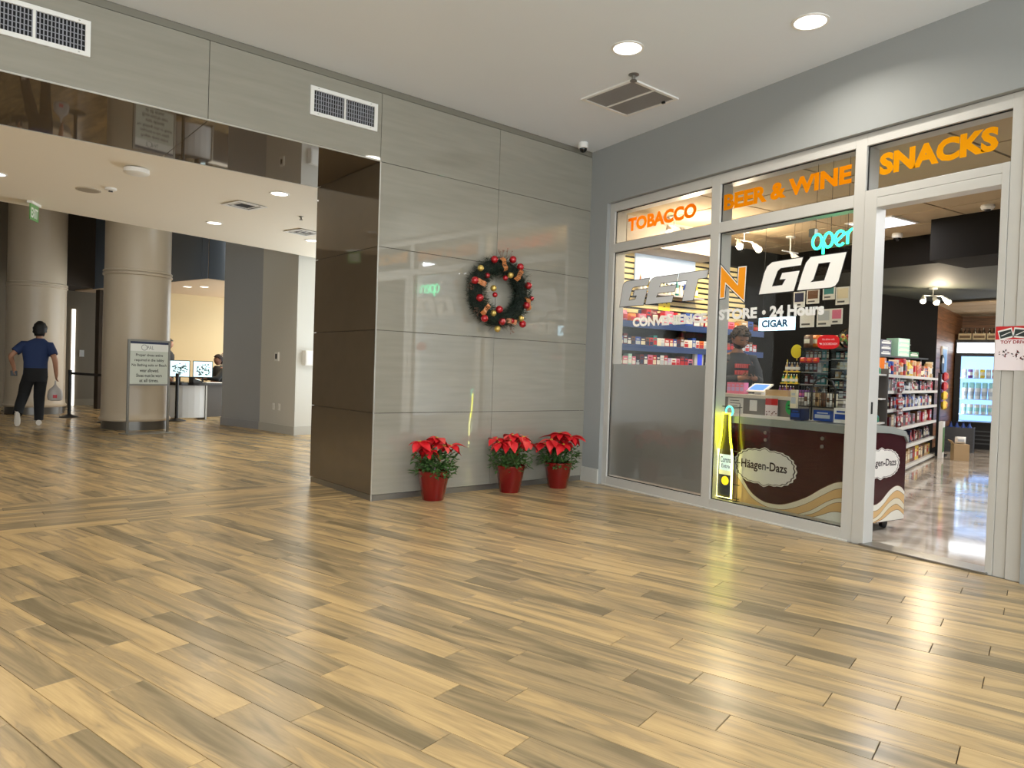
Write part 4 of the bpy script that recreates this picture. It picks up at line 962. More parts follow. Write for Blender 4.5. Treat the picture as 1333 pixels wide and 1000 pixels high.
# neon signs in the window
def neon(name, c, e): return mat(name, c, .4, emit=e)
NT = neon('neon_teal', (40, 240, 165), 5); NY = neon('neon_yellow', (236, 236, 40), 7); NW = neon('neon_warm_white', (250, 246, 150), 6)
on = thing('neon_open_sign', 'green neon sign reading open, hung high behind the window', 'neon sign', WS(2.80, .12, 2.28), SZ)
def ell(cx, cz, rx, rz_, a0=0, a1=360, n=24): return [(cx+rx*math.cos(R(a0+(a1-a0)*k/n)), 0, cz+rz_*math.sin(R(a0+(a1-a0)*k/n))) for k in range(n+1)]
nr = .0105
MB().tube(ell(.05, .115, .042, .06)[:-1], nr, 8, True).build('letter_o', NT, on, smooth=True)
MB().tube([(.108, 0, .005), (.108, 0, .13)]+ell(.153, .115, .040, .058, 160, -160), nr, 8).build('letter_p', NT, on, smooth=True)
MB().tube([(.215, 0, .085), (.30, 0, .15)]+ell(.257, .115, .043, .058, 30, 315), nr, 8).build('letter_e', NT, on, smooth=True)
MB().tube([(.322, 0, .06), (.322, 0, .16)], nr, 8).tube(ell(.365, .115, .043, .058, 170, 0)+[(.408, 0, .06)], nr, 8).build('letter_n', NT, on, smooth=True)
wq = MB()
for x in (.02, .16, .31, .40): wq.tube([(x, .02, .17), (x, .02, .80)], .0018, 5)
wq.tube([(.0, .02, .06), (.41, .02, .06)], .003, 5).tube([(.0, .02, .17), (.41, .02, .17)], .003, 5); o = wq.build('hanging_wires', M_BLACK, on); o['kind'] = 'stuff'
MB().box(-.03, .03, -.01, .04, .16, .23).build('transformer', M_METAL, on, bevel=.008)
cb = thing('neon_bottle_sign', 'yellow neon beer bottle sign at the foot of the window', 'neon sign', WS(1.978, .10, .10), SZ)
bpts = [(-.042, .808), (.042, .808), (.046, .70), (.056, .58), (.075, .48), (.088, .40), (.09, .02), (-.088, .02), (-.088, .40), (-.075, .47), (-.056, .57), (-.046, .70)]
MB().tube([(x, 0, z) for x, z in bpts[:5]], .0085, 8).tube([(x, 0, z) for x, z in (bpts[0], bpts[11], bpts[10], bpts[9])], .0085, 8).build('neck_tube', NY, cb, smooth=True)
MB().tube([(x, 0, z) for x, z in bpts[4:10]], .0085, 8).build('body_tube', NW, cb, smooth=True)
MB().tube(ell(.035, .83, .04, .045, -60, 210), .008, 8).build('lime_tube', neon('neon_lime', (80, 235, 190), 2.2), cb, smooth=True)
pl_ = MB().prism_xz(bpts, .02, .026).build('back_plate', mat('bottle_brown', (70, 62, 20), .3), cb)
MB().box(-.075, .075, .016, .02, .27, .42).build('label_panel', mat('label_white', (206, 226, 228), .4, emit=.5), cb)
MB().box(-.075, .075, .016, .02, .23, .27).build('label_panel', mat('label_cream', (226, 224, 176), .4, emit=.4), cb); MB().box(-.075, .075, .016, .02, .04, .23).build('label_panel', mat('label_navy', (34, 42, 70), .4), cb)
MB().prism_xz([(.0+.042*math.cos(2*math.pi*k/20), .175+.042*math.sin(2*math.pi*k/20)) for k in range(20)], .012, .016).build('crest', mat('crest_yellow', (240, 214, 40), .4, emit=.7), cb)
tx = MB(); text_into(tx, 'Corona', -.065, .065, .345, .40, .0155, .015); text_into(tx, 'Extra', -.05, .05, .295, .33, .0155, .01); tx.build('lettering', mat('label_blue', (30, 50, 90), .5), cb)
wf_ = MB()
for x in (-.105, .125): wf_.tube([(x, .035, .0), (x, .035, .90)], .004, 6)
for z in (.02, .15, .36, .46, .87): wf_.tube([(-.13, .035, z), (.15, .035, z)], .004, 6)
wf_.tube([(-.08, .035, 0), (-.08, .035, -.003)], .03, 8); o = wf_.build('wire_frame', M_BLACK, cb); o['kind'] = 'stuff'
MB().box(-.05, .05, .0, .06, 0, .016).build('foot', M_BLACK, cb)
for x in (-.105, .125): MB().box(x-.02, x+.02, .0, .06, -.003, .0).build('foot', M_BLACK, cb)

# ice cream freezer
fz = thing('ice_cream_freezer', 'maroon ice cream chest freezer with cream waves behind the window', 'freezer', WS(0, .172, 0), SZ)
MAR = mat('maroon_panel', (58, 12, 20), .25, coat=.3); M_RIM = mat('freezer_rim', (150, 154, 148), .4)
X0, X1, D_ = 1.80, 3.207, .77
prof = [(0, .08), (D_, .08), (D_, .74), (D_-.04, .79), (D_*.7, .82), (D_*.4, .835), (0, .84)]
b_ = MB(); n = len(prof); b_.add([(X0, y, z) for y, z in prof]+[(X1, y, z) for y, z in prof], [tuple(range(n)), tuple(range(2*n-1, n-1, -1))]+[(i, (i+1) % n, n+(i+1) % n, n+i) for i in range(n)]); body = b_.build('body', MAR, fz)
tp = [(-.012, .82), (-.012, .885), (D_*.4, .895), (D_*.7, .875), (D_-.03, .835), (D_+.012, .78), (D_+.012, .74), (D_-.03, .79), (D_*.68, .82), (D_*.4, .83), (.02, .83)]
b_ = MB(); n = len(tp); b_.add([(X0-.012, y, z) for y, z in tp]+[(X1+.012, y, z) for y, z in tp], [tuple(range(n)), tuple(range(2*n-1, n-1, -1))]+[(i, (i+1) % n, n+(i+1) % n, n+i) for i in range(n)]); b_.build('lid_rim', M_RIM, fz)
for x in (X0+.1, X1-.1):
    for y in (.1, D_-.12):
        MB().lathe([(.012, .04), (.012, .08)], 10, (x, y, 0)).add([], []).build('caster_stem', M_METAL, fz)
        c_ = MB(); q = [(y-.01+.038*math.cos(2*math.pi*k/16), .038+.038*math.sin(2*math.pi*k/16)) for k in range(16)]
        c_.add([(x-.016, a, b) for a, b in q]+[(x+.016, a, b) for a, b in q], [tuple(range(16)), tuple(range(31, 15, -1))]+[(k, (k+1) % 16, 16+(k+1) % 16, 16+k) for k in range(16)]); c_.build('caster', M_BLACK, fz)
for x, zz in ((2.367, .76), (2.373, .695), (2.937, .762), (2.937, .695)): MB().prism_xz([(x+.016*math.cos(2*math.pi*k/14), zz+.016*math.sin(2*math.pi*k/14)) for k in range(14)], -.008, 0).build('bolt', M_METAL, fz)
CREAM = mat('wave_cream', (236, 226, 200), .4); TAN = mat('wave_tan', (226, 186, 128), .4); PALE = mat('wave_pale', (240, 236, 222), .4); LINE = mat('wave_line', (132, 96, 60), .5)
def smooth_pts(c, n=6):
    out = []
    for i in range(len(c)-1):
        p0, p1, p2, p3 = Vector(c[max(0, i-1)]), Vector(c[i]), Vector(c[i+1]), Vector(c[min(len(c)-1, i+2)])
        for k in range(n):
            t_ = k/n; q = .5*((2*p1)+(-p0+p2)*t_+(2*p0-5*p1+4*p2-p3)*t_*t_+(-p0+3*p1-3*p2+p3)*t_**3); out.append((q.x, q.y))
    return out+[tuple(c[-1])]
def wave(par, crv, zb, mapf, m_, lay, line=True):
    pts = smooth_pts(crv); mb_ = MB()
    for i in range(len(pts)-1):
        (a, za), (b, zb_) = pts[i], pts[i+1]
        if za <= zb and zb_ <= zb: continue
        mb_.add([mapf(a, zb, lay), mapf(b, zb, lay), mapf(b, max(zb, zb_), lay), mapf(a, max(zb, za), lay)], [(0, 1, 2, 3)], 0)
        if line: mb_.add([mapf(a, za-.004, lay+.0003), mapf(b, zb_-.004, lay+.0003), mapf(b, zb_, lay+.0003), mapf(a, za, lay+.0003)], [(0, 1, 2, 3)], 1)
    mb_.build('wave_print', [m_, LINE], par)
mf = lambda s, z, l: (s, -.0008-l, z)
wave(body, [(X0, .62), (1.95, .52), (2.1, .36), (2.22, .22), (2.34, .155), (2.45, .14), (2.6, .16), (2.8, .25), (2.95, .35), (3.08, .42), (X1, .44)], .085, mf, CREAM, .0)
wave(body, [(X0, .56), (1.95, .45), (2.12, .28), (2.24, .165), (2.36, .115), (2.46, .10), (2.62, .118), (2.8, .195), (2.95, .29), (3.08, .365), (X1, .385)], .085, mf, TAN, .0006)
wave(body, [(2.70, .085), (2.85, .15), (3.0, .25), (3.1, .295), (X1, .31)], .085, mf, CREAM, .0012)
wave(body, [(2.74, .085), (2.88, .13), (3.02, .225), (3.1, .26), (X1, .27)], .085, mf, TAN, .0018)
wave(body, [(2.84, .085), (2.95, .13), (3.05, .175), (3.14, .185), (X1, .18)], .085, mf, PALE, .0024)
me_ = lambda y, z, l: (X1+.0008+l, y, z)
wave(body, [(0, .40), (.1, .34), (.2, .27), (.32, .235), (.42, .26), (.54, .34), (.64, .375), (.72, .36), (D_, .32)], .085, me_, PALE, 0)
wave(body, [(0, .34), (.12, .27), (.24, .20), (.36, .185), (.46, .23), (.56, .30), (.66, .335), (D_, .29)], .085, me_, TAN, .0006)
wave(body, [(.1, .19), (.2, .14), (.3, .12), (.4, .15), (.52, .23), (.62, .27), (.7, .26), (D_, .21)], .085, me_, CREAM, .0012)
wave(body, [(.3, .085), (.42, .12), (.54, .19), (.64, .22), (.7, .20), (D_, .16)], .085, me_, TAN, .0018)
wave(body, [(.34, .085), (.46, .11), (.58, .16), (.68, .17), (D_, .12)], .085, me_, PALE, .0024)
def badge(par, cx, cz, rx, rz_, mapf, tx0, tx1):
    def outl(k): 
        pts = []
        for i in range(96):
            a = 2*math.pi*i/96; w_ = 1+.022*math.cos(24*a)+(.16*math.exp(-((a-math.pi/2)/.10)**2)+.16*math.exp(-((a-1.5*math.pi)/.10)**2)-.10*math.exp(-((a-math.pi/2)/.24)**2)-.10*math.exp(-((a-1.5*math.pi)/.24)**2))
            pts.append((cx+rx*k*w_*math.copysign(abs(math.cos(a))**.85, math.cos(a)), cz+rz_*k*w_*math.copysign(abs(math.sin(a))**.85, math.sin(a))))
        return pts
    mb_ = MB()
    for k, lay, mi in ((1, .003, 0), (.95, .0034, 1), (.915, .0038, 0)):
        o_ = outl(k); mb_.add([mapf(x, z, lay) for x, z in o_]+[mapf(cx, cz, lay)], [(i, (i+1) % 96, 96) for i in range(96)], mi)
    mb_.build('badge', [mat('badge_white', (236, 232, 224), .4), mat('badge_line', (52, 34, 34), .5)], par)
    vs_, fs = text_shape('Häagen-Dazs', .022); ax = min(v[0] for v in vs_); bx_ = max(v[0] for v in vs_); az = min(v[1] for v in vs_); bz = max(v[1] for v in vs_)
    hz = rz_*.62
    MB().add([mapf(tx0+(v[0]-ax)/(bx_-ax)*(tx1-tx0), cz-hz/2+(v[1]-az)/(bz-az)*hz, .0042) for v in vs_], fs).build('lettering', mat('badge_text', (40, 14, 20), .5), par)
badge(body, 2.37, .45, .335, .165, mf, 2.115, 2.61)
badge(body, .40, .57, .27, .125, me_, .19, .62)

# counter
CX = 6.55
ct = thing('shop_counter', 'grey panelled shop counter behind the ice cream freezer', 'counter', (CX, 5.95, 0), SZ)
MB().box(.0, 1.68, .02, .46, 0, 1.02).build('body', mat('counter_grey', (128, 124, 118), .5, noise=.04, nscale=9), ct); MB().box(-.02, 1.70, 0, .48, 1.02, 1.06).build('counter_top', mat('counter_top', (196, 190, 178), .35), ct, bevel=.004)
def on_counter(y): return 5.95-y
def flat(name, label, cat, y0, y1, z0, z1, m_, x=CX+.019): return tag(MB().box(0, y0-y1, -.0015, 0, 0, z1-z0).build(name, m_, loc=(x, y0, z0), rz=SZ), label, cat)
pp = flat('paper_notice', 'white paper notice taped to the counter front, left end', 'notice', 5.71, 5.49, .83, 1.015, mat('paper', (236, 234, 228), .7))
tx = MB(); [tx.box(.03, x1, -.002, -.0015, z, z+.008) for x1, z in ((.16, .15), (.18, .12), (.14, .09), (.17, .06))]; tx.build('print_lines', GREYP, pp)['kind'] = 'stuff'
tag(MB().box(0, .10, -.0015, 0, 0, .12).build('small_card', mat('paper', (236, 234, 228), .7), loc=(CX+.019, 5.40, .88), rz=SZ), 'small white card taped beside the paper notice', 'card')
fl_ = flat('flyer', 'red and white flyer hanging on the counter front', 'flyer', 5.17, 5.01, .81, 1.03, mat('poster_paper', (238, 226, 228), .6), CX-.003)
MB().box(0, .16, -.002, -.0015, .15, .22).build('red_header', mat('poster_red', (196, 34, 38), .6), fl_)
sp_ = MB(); rnd = random.Random(5)
for i in range(14): x = rnd.uniform(.01, .14); z = rnd.uniform(.01, .08); sp_.box(x, x+.016, -.002, -.0015, z, z+.01)
o = sp_.build('print', mat('print_maroon', (110, 28, 34), .6), fl_); o['kind'] = 'stuff'
gs = MB().prism_xz([(.06+.06*math.cos(2*math.pi*k/24), .08+.08*math.sin(2*math.pi*k/24)) for k in range(24)], -.0015, 0).build('oval_sticker', mat('sticker_green', (42, 160, 84), .5), loc=(CX+.019, 4.93, .87), rz=SZ); tag(gs, 'green oval sticker on the counter front', 'sticker')
tx = MB(); [tx.box(.03, .09, -.002, -.0015, z, z+.016) for z in (.09, .055)]; tx.build('print_lines', mat('sticker_dark', (16, 70, 40), .5), gs)['kind'] = 'stuff'
tag(MB().prism_xz([(0, 0), (.06, 0), (.06, .05), (.03, .075), (0, .05)], -.0015, 0).build('pink_tag', cm((226, 60, 120)), loc=(CX+.019, 4.80, .84), rz=SZ), 'small pink tag on the counter beside the green sticker', 'tag')

# ---- small goods: meshes shared between alike pieces
COLS = {'red': (188, 30, 38), 'blue': (34, 74, 160), 'navy': (26, 36, 74), 'white': (230, 228, 222), 'green': (46, 132, 74), 'yellow': (236, 200, 50), 'orange': (226, 122, 40), 'purple': (110, 62, 140), 'pink': (222, 120, 150), 'teal': (36, 128, 130), 'brown': (110, 72, 44), 'tan': (196, 160, 110), 'grey': (140, 140, 140), 'black': (28, 28, 30), 'maroon': (104, 22, 32), 'silver': (188, 194, 200), 'cream': (232, 220, 190), 'mint': (170, 222, 210), 'lilac': (190, 160, 206)}
GM = {}
def good(kind, c, c2, w_, d_, h_):
    key = (kind, c, c2, round(w_, 3), round(d_, 3), round(h_, 3))
    if key in GM: return GM[key]
    m1 = cm(COLS[c], .4); m2 = cm(COLS[c2], .4); mb_ = MB()
    if kind == 'carton':
        mb_.box(-w_/2, w_/2, -d_/2, d_/2, 0, h_); mb_.box(-w_*.42, w_*.42, -d_/2-.001, -d_/2, h_*.25, h_*.6, 1); mb_.box(-w_*.3, w_*.3, -d_/2-.001, -d_/2, h_*.7, h_*.82, 1)
    elif kind in ('can', 'cup'):
        r = w_/2; mb_.lathe([(r*(.86 if kind == 'can' else .75), 0), (r*(1 if kind == 'can' else .8), h_*.06), (r, h_*.92), (r*.85, h_)], 14, mi=0); mb_.lathe([(r*1.012*(1 if kind == 'can' else .88), h_*.3), (r*1.012*(1 if kind == 'can' else .96), h_*.68)], 14, cap=False, mi=1)
    elif kind == 'bottle':
        r = w_/2; mb_.lathe([(r*.9, 0), (r, h_*.04), (r, h_*.55), (r*.45, h_*.75), (r*.36, h_*.88)], 12, mi=0); mb_.lathe([(r*.42, h_*.88), (r*.42, h_)], 10, mi=1); mb_.lathe([(r*1.01, h_*.15), (r*1.01, h_*.48)], 12, cap=False, mi=1)
    elif kind == 'pouch':
        vs_ = []; fs = []; nx_, nz_ = 5, 6
        for sgn in (-1, 1):
            for k in range(nz_+1):
                for i in range(nx_+1):
                    u = i/nx_*2-1; v = k/nz_*2-1; th = max(0, (1-u**4))*max(0, (1-v**4))
                    vs_.append((u*w_/2, sgn*d_/2*th, (v+1)/2*h_))
        mi = []
        for q in range(2):
            o_ = q*(nx_+1)*(nz_+1)
            for k in range(nz_):
                for i in range(nx_): fs.append((o_+k*(nx_+1)+i, o_+k*(nx_+1)+i+1, o_+(k+1)*(nx_+1)+i+1, o_+(k+1)*(nx_+1)+i)); mi.append(1 if 2 <= k <= 3 and 1 <= i <= 3 else 0)
        mb_.add(vs_, fs); mb_.mi = mi
    GM[key] = mb_.mesh(kind, [m1, m2], kind not in ('carton',)); return GM[key]
CATN = {'carton': ('product_carton', 'carton'), 'can': ('drink_can', 'can'), 'cup': ('drink_cup', 'cup'), 'bottle': ('small_bottle', 'bottle'), 'pouch': ('snack_pouch', 'pouch')}
def place(kind, c, c2, w_, d_, h_, loc, rz, where, group, tilt=0):
    nm, ct_ = CATN[kind]; o = put(nm, good(kind, c, c2, w_, d_, h_), None, loc, rz)
    if tilt: o.rotation_euler[0] = tilt
    two = c if c2 == c else '%s and %s' % (c, c2)
    return tag(o, '%s %s %s' % (two, {'carton': 'carton', 'can': 'can', 'cup': 'cup', 'bottle': 'bottle', 'pouch': 'pouch'}[kind], where), ct_, group)
rnd = random.Random(11)
# tobacco wall: black shelving, slats, goods
tw_ = thing('tobacco_shelving', 'black tobacco shelving with cream slat boards behind the clerk', 'shelving', (5.58, SY-.02, 0), 0)
MB().box(0, 2.58, -.03, 0, 0, 2.80).build('back_board', M_BLACK, tw_)
M_SLAT = mat('cream_slat', (238, 218, 158), .5)
for k in range(11): z = 2.02+k*.07; MB().box(0, 2.55, -.05, -.03, z, z+.046).build('slat', M_SLAT, tw_)
SHZ = [1.86, 1.58, 1.34, 1.06, .78, .5]
for k, z in enumerate(SHZ):
    sh_o = MB().box(0, 2.58, -.36, -.03, z-.03, z).build('shelf', M_BLACK, tw_)
    MB().box(0, 2.58, -.366, -.36, z-.05, z+.025).build('price_rail', cm((40, 66, 120)) if k in (0, 1) else M_BLACK, sh_o)
for x in (0, 1.29, 2.56): MB().box(x, x+.02, -.10, -.03, 0, 2.0).build('upright', M_BLACK, tw_)
MB().box(0, 2.58, -.33, -.05, 0, .47).build('lower_cabinet', M_BLACK, tw_)
SYF = SY-.02-.36
def row(z, x0, x1, kinds, wr_, hr, where, group, gap=.004, yf=SYF+.06, d_=.09, pal=None):
    x = x0
    while x < x1:
        w_ = rnd.uniform(*wr_); h_ = rnd.uniform(*hr); w_ = round(w_*50)/50 if w_ > .04 else round(w_*100)/100; h_ = round(h_*33)/33
        if x+w_ > x1: break
        c, c2 = rnd.choice(pal or PAL1), rnd.choice(['white', 'cream', 'silver', 'red', 'navy'])
        if c == c2: c2 = 'cream' if c != 'cream' else 'navy'
        place(rnd.choice(kinds), c, c2, w_, d_, h_, (x+w_/2, yf, z+.0005), 0, where, group); x += w_+gap
PAL1 = ['red', 'white', 'brown', 'green', 'blue', 'purple', 'tan', 'pink', 'orange', 'maroon']
row(1.86, 5.62, 8.1, ['carton', 'carton', 'pouch'], (.08, .15), (.12, .2), 'on the top tobacco shelf under the slats', 'top tobacco shelf goods')
row(1.58, 5.60, 8.1, ['carton'], (.055, .075), (.11, .15), 'on the second tobacco shelf', 'second tobacco shelf packs', .003, pal=['red', 'white', 'blue', 'navy', 'teal', 'maroon', 'orange', 'brown', 'silver'])
for xa, xb in ((5.60, 6.86), (7.05, 8.1)): row(1.34, xa, xb, ['carton'], (.055, .08), (.1, .16), 'on the third tobacco shelf above the frosted film', 'third tobacco shelf packs', .003, pal=['red', 'white', 'pink', 'navy', 'silver', 'mint', 'lilac', 'green', 'maroon'])
row(1.06, 5.60, 8.1, ['carton'], (.1, .16), (.12, .18), 'on the low tobacco shelf behind the frosted film', 'low tobacco shelf goods', .01, pal=['grey', 'red', 'brown', 'navy'])
row(.78, 5.60, 8.1, ['carton'], (.12, .18), (.12, .18), 'on the lowest tobacco shelf behind the frosted film', 'lowest tobacco shelf goods', .01, pal=['brown', 'grey', 'maroon'])
tag(MB().box(0, .22, -.003, 0, 0, .2).build('price_list', mat('paper', (236, 234, 228), .7), loc=(5.64, SY-.074, 2.44)), 'white price list sheet fixed on the cream slats', 'notice')
bpn = MB().box(0, 1.05, -.02, 0, 0, .33).build('backlit_panel', mat('backlit_panel', (186, 204, 228), .4, emit=.35), loc=(6.05, SY-.074, 2.43)); tag(bpn, 'pale blue backlit panel on the slat wall', 'panel')
lg = MB().box(0, 1.1, -.16, 0, -.02, 0).build('ledge', mat('clear_ledge', (180, 180, 186), .2), loc=(6.04, SY-.074, 2.27)); tag(lg, 'thin ledge with coloured bottles on the slat wall', 'ledge')
for i in range(15): place('bottle', rnd.choice(['yellow', 'blue', 'white', 'cream', 'teal', 'orange']), 'white', .055, .05, rnd.choice([.16, .19, .22]), (6.09+i*.07, SY-.15, 2.2705), 0, 'on the ledge of the slat wall', 'bottles on the slat wall ledge')
for i, (c, x) in enumerate((('blue', 6.18), ('red', 6.58), ('purple', 7.04))): place('carton', c, 'white', .2 if i != 2 else .16, .08, .19, (x, SYF+.2, 1.8605), 0, 'standing tall at the back of the top tobacco shelf', 'tall cartons on the top tobacco shelf')
dec = MB().box(0, .2, -.003, 0, 0, .13).build('yellow_sign', cm((250, 226, 60)), loc=(6.48, SY-.075, 2.08)); tag(dec, 'yellow smiling card on the slat wall', 'sign')
tx = MB(); [tx.box(x, x+.02, -.005, -.003, z, z+.012) for x, z in ((.05, .085), (.13, .085), (.09, .045))]; tx.build('face_print', M_BLACK, dec)
lc = thing('display_card', 'lit white and blue display card at the end of the third tobacco shelf', 'display', (6.87, SYF+.03, 1.3405)); MB().box(0, .16, -.01, .03, 0, .23).build('housing', M_WHITE, lc); MB().box(.05, .13, -.013, -.01, .04, .2).build('screen', mat('blue_screen', (40, 60, 200), .3, emit=.8), lc)
# boxed soffit above the shelving
struct(MB().box(5.5, 7.2, SY-.55, SY, 2.76, HSHOP).build('trim_4', mat('soffit_grey', (176, 164, 152), .8)))
# goods on the counter
def C_(y, x, z=1.06): return (x, y, z+.0005)
for i in range(4): place('carton', 'pink', 'lilac', .058, .08, .13, C_(5.75-.062*i, 6.66), SZ, 'at the left end of the counter', 'pink cartons on the counter')
tb = thing('payment_tablet', 'white payment tablet with a blue screen on the counter', 'tablet', (6.75, 5.42, 1.06), SZ)
me = MB().box(-.13, .13, -.09, .09, 0, .016).mesh('housing', M_WHITE); me.transform(Matrix.Translation((0, 0, .07)) @ Matrix.Rotation(R(28), 4, 'X')); put('housing', me, tb)
me = MB().box(-.10, .10, -.065, .065, .016, .018).mesh('screen', mat('tablet_blue', (70, 120, 220), .3, emit=.9)); me.transform(Matrix.Translation((0, 0, .07)) @ Matrix.Rotation(R(28), 4, 'X')); put('screen', me, tb)
MB().prism_xz([(-.05, 0), (.05, 0), (.035, .07), (-.035, .07)], -.03, .05).build('foot', M_WHITE, tb)
tr_ = thing('cardboard_tray', 'low tan cardboard tray on the counter', 'tray', (6.60, 5.22, 1.06), SZ)
KR = mat('cardboard', (186, 158, 120), .8)
MB().box(0, .29, 0, .3, 0, .006).build('base', KR, tr_)
for a in ((0, .29, 0, .006), (0, .29, .294, .3), (0, .006, .006, .294), (.284, .29, .006, .294)): MB().box(*a, .006, .065).build('side', KR, tr_)
ts = thing('tiered_display', 'yellow three-tier display of small bottles with a round yellow topper', 'display', (6.72, 5.16, 1.0665), SZ)
for k in range(3): MB().box(0, .22, .0+.05*k, .16, .0+.13*k, .012+.13*k).build('tier', cm((226, 196, 70)), ts)
for x in (0, .215): MB().box(x, x+.005, .15, .16, .012, .40).build('side_panel', cm((226, 196, 70)), ts)
MB().box(.12, .13, .15, .155, .39, .44).build('topper_stem', cm((226, 196, 70)), ts)
MB().prism_xz([(.125+.07*math.cos(2*math.pi*k/22), .49+.075*math.sin(2*math.pi*k/22)) for k in range(22)], .14, .145).build('topper', cm((232, 200, 40)), ts)
for k in range(3):
    for i in range(6): p_ = rotp((.022+.034*i, .02+.05*k, .0), SZ, (6.72, 5.16)); place('bottle', ['maroon', 'yellow', 'navy'][k] if i % 2 else ['purple', 'green', 'tan'][k], 'white', .03, .03, .095, (p_.x, p_.y, 1.0665+.0125+.13*k), 0, 'in the yellow tiered display on the counter', 'bottles in the tiered display')
for i in range(3): place('carton', 'purple', 'pink', .07, .1, .075, C_(4.88-.075*i, 6.68), SZ, 'under the acrylic case on the counter', 'purple cartons on the counter')
def acr_case(label, y0, y1, z0, z1, tiers, seed):
    L_ = y0-y1; t = thing('acrylic_case', label, 'display case', (6.78, y0, z0), SZ); h = z1-z0
    for a in ((0, .006, 0, .26), (L_-.006, L_, 0, .26)): MB().box(*a, 0, h).build('side_pane', M_ACRYL, t)
    MB().box(0, L_, .254, .26, 0, h).build('back_pane', mat('pale_back', (150, 176, 196), .4), t); MB().box(.006, L_-.006, 0, .006, .0, h).build('front_pane', M_ACRYL, t)
    rn = random.Random(seed)
    for k in range(tiers):
        z = .004+k*h/tiers; MB().box(.006, L_-.006, .006, .254, z, z+.008).build('tier', mat('tier_pale', (206, 204, 196), .4), t)
        n = int((L_-.03)/.05)
        for i in range(n):
            p_ = rotp((.034+.05*i, .09, 0), SZ, (6.78, y0)); place(rn.choice(['bottle', 'carton']), rn.choice(['navy', 'black', 'maroon', 'tan', 'brown', 'teal', 'white']), rn.choice(['silver', 'cream']), .04, .05, min(.1, h/tiers-.03), (p_.x, p_.y, z0+z+.0085), SZ, 'inside the %s acrylic case' % ('wide' if seed == 1 else 'tall'), 'goods in acrylic case %d' % seed)
    MB().box(-.004, L_+.004, -.004, .264, h, h+.012).build('top_panel', M_BLACK, t)
acr_case('wide clear acrylic case of small goods on the counter', 4.92, 4.58, 1.06, 1.58, 4, 1)
acr_case('tall clear acrylic case with pale tiers at the counter end', 4.56, 4.32, 1.06, 1.56, 5, 2)
for i in range(3): place('pouch', 'red', 'orange', .075, .03, .055, (6.764, 4.88-.08*i, 1.43), SZ, 'hanging before the wide acrylic case', 'red pouches before the acrylic case')
for i in range(5): place('pouch', ['brown', 'orange', 'red', 'green', 'tan'][i], 'cream', .11, .06, .14, (6.83+.05*i, 4.87-.055*i, 1.5925), SZ, 'on top of the wide acrylic case', 'snack bags on the acrylic case')
jr = thing('candy_jar', 'round clear candy jar on top of the tall acrylic case', 'jar', (6.90, 4.44, 1.572)); MB().ball((0, 0, .115), .112, 20, 12).build('globe', M_ACRYL, jr, smooth=True); MB().lathe([(.06, 0), (.06, .02)], 16).build('foot', M_BLACK, jr)
o = MB()
for i in range(60):
    v = Vector((rnd.uniform(-1, 1), rnd.uniform(-1, 1), rnd.uniform(-1, .5)))
    if v.length < 1: o.ball((v.x*.088, v.y*.088, .115+v.z*.088), .016, 6, 5, i % 3)
o = o.build('candies', [cm((206, 60, 50)), cm((226, 190, 90)), cm((90, 140, 70))], jr); o['kind'] = 'stuff'
# hanging price cards
pk = 0
for (y, z, w_, h_, c, wd) in ((4.98, 2.02, .14, .17, 'navy', 'dark blue'), (4.82, 2.05, .15, .15, 'brown', 'brown'), (4.63, 2.08, .14, .16, 'teal', 'teal'), (4.48, 2.02, .15, .18, 'cream', 'cream'), (4.86, 1.80, .17, .19, 'white', 'plain white'), (4.66, 1.80, .16, .18, 'silver', 'silver'), (4.50, 1.82, .13, .16, 'pink', 'pink')):
    t = thing('price_card', 'hanging white price card with a %s picture above the counter' % wd, 'price card', (6.70 if z > 1.9 else 6.66, y, z), SZ, 'hanging price cards'); MB().box(0, w_, 0, .004, 0, h_).build('card', M_WHITE, t); MB().box(.015, w_-.015, -.002, 0, h_*.35, h_*.92).build('picture', cm(COLS[c]), t); MB().box(.02, w_-.05, -.002, 0, h_*.12, h_*.22).build('print', cm((90, 90, 90)), t)
    MB().tube([(w_/2, .002, h_), (w_/2, .002, HSHOP-z)], .0007, 4).build('cord', M_BLACK, t)
cg = thing('lit_cigar_sign', 'glowing white box sign reading CIGAR above the counter', 'lit sign', (6.62, 5.36, 1.78), SZ); MB().box(0, .43, 0, .06, 0, .14).build('light_box', mat('sign_glow', (200, 236, 255), .4, emit=2.2), cg)
tx = MB(); text_into(tx, 'CIGAR', .04, .39, .03, .115, -.002, .05); tx.build('lettering', cm((40, 84, 130)), cg)
for x in (.03, .4): MB().tube([(x, .03, .14), (x, .03, HSHOP-1.78)], .002, 5).build('cord', M_BLACK, cg)
# goods on the freezer lid
ZF = .897
rk = thing('wire_rack', 'black arched wire rack standing on the freezer lid', 'rack', (5.50, 3.88, ZF), SZ)
f = MB(); f.tube([(0, .02, 0), (0, .02, .28), (.03, .02, .34), (.11, .02, .375), (.19, .02, .34), (.22, .02, .28), (.22, .02, 0)], .008, 8); f.build('arch', M_BLACK, rk)
f = MB()
for x in [-.12+.03*k for k in range(13)]: f.tube([(x, 0, .12), (x, 0, .30)], .0025, 5)
for z in (.12, .18, .24, .30): f.tube([(-.12, 0, z), (.24, 0, z)], .003, 5); f.tube([(-.12, .16, z), (.24, .16, z)], .003, 5); f.tube([(-.12, 0, z), (-.12, .16, z)], .003, 5); f.tube([(.24, 0, z), (.24, .16, z)], .003, 5)
for x in (-.12, .24):
    for y in (0, .16): f.tube([(x, y, 0), (x, y, .30)], .004, 6)
o = f.build('basket_wires', M_BLACK, rk); o['kind'] = 'stuff'
MB().box(-.115, .235, .005, .155, .112, .118).build('basket_floor', M_BLACK, rk)
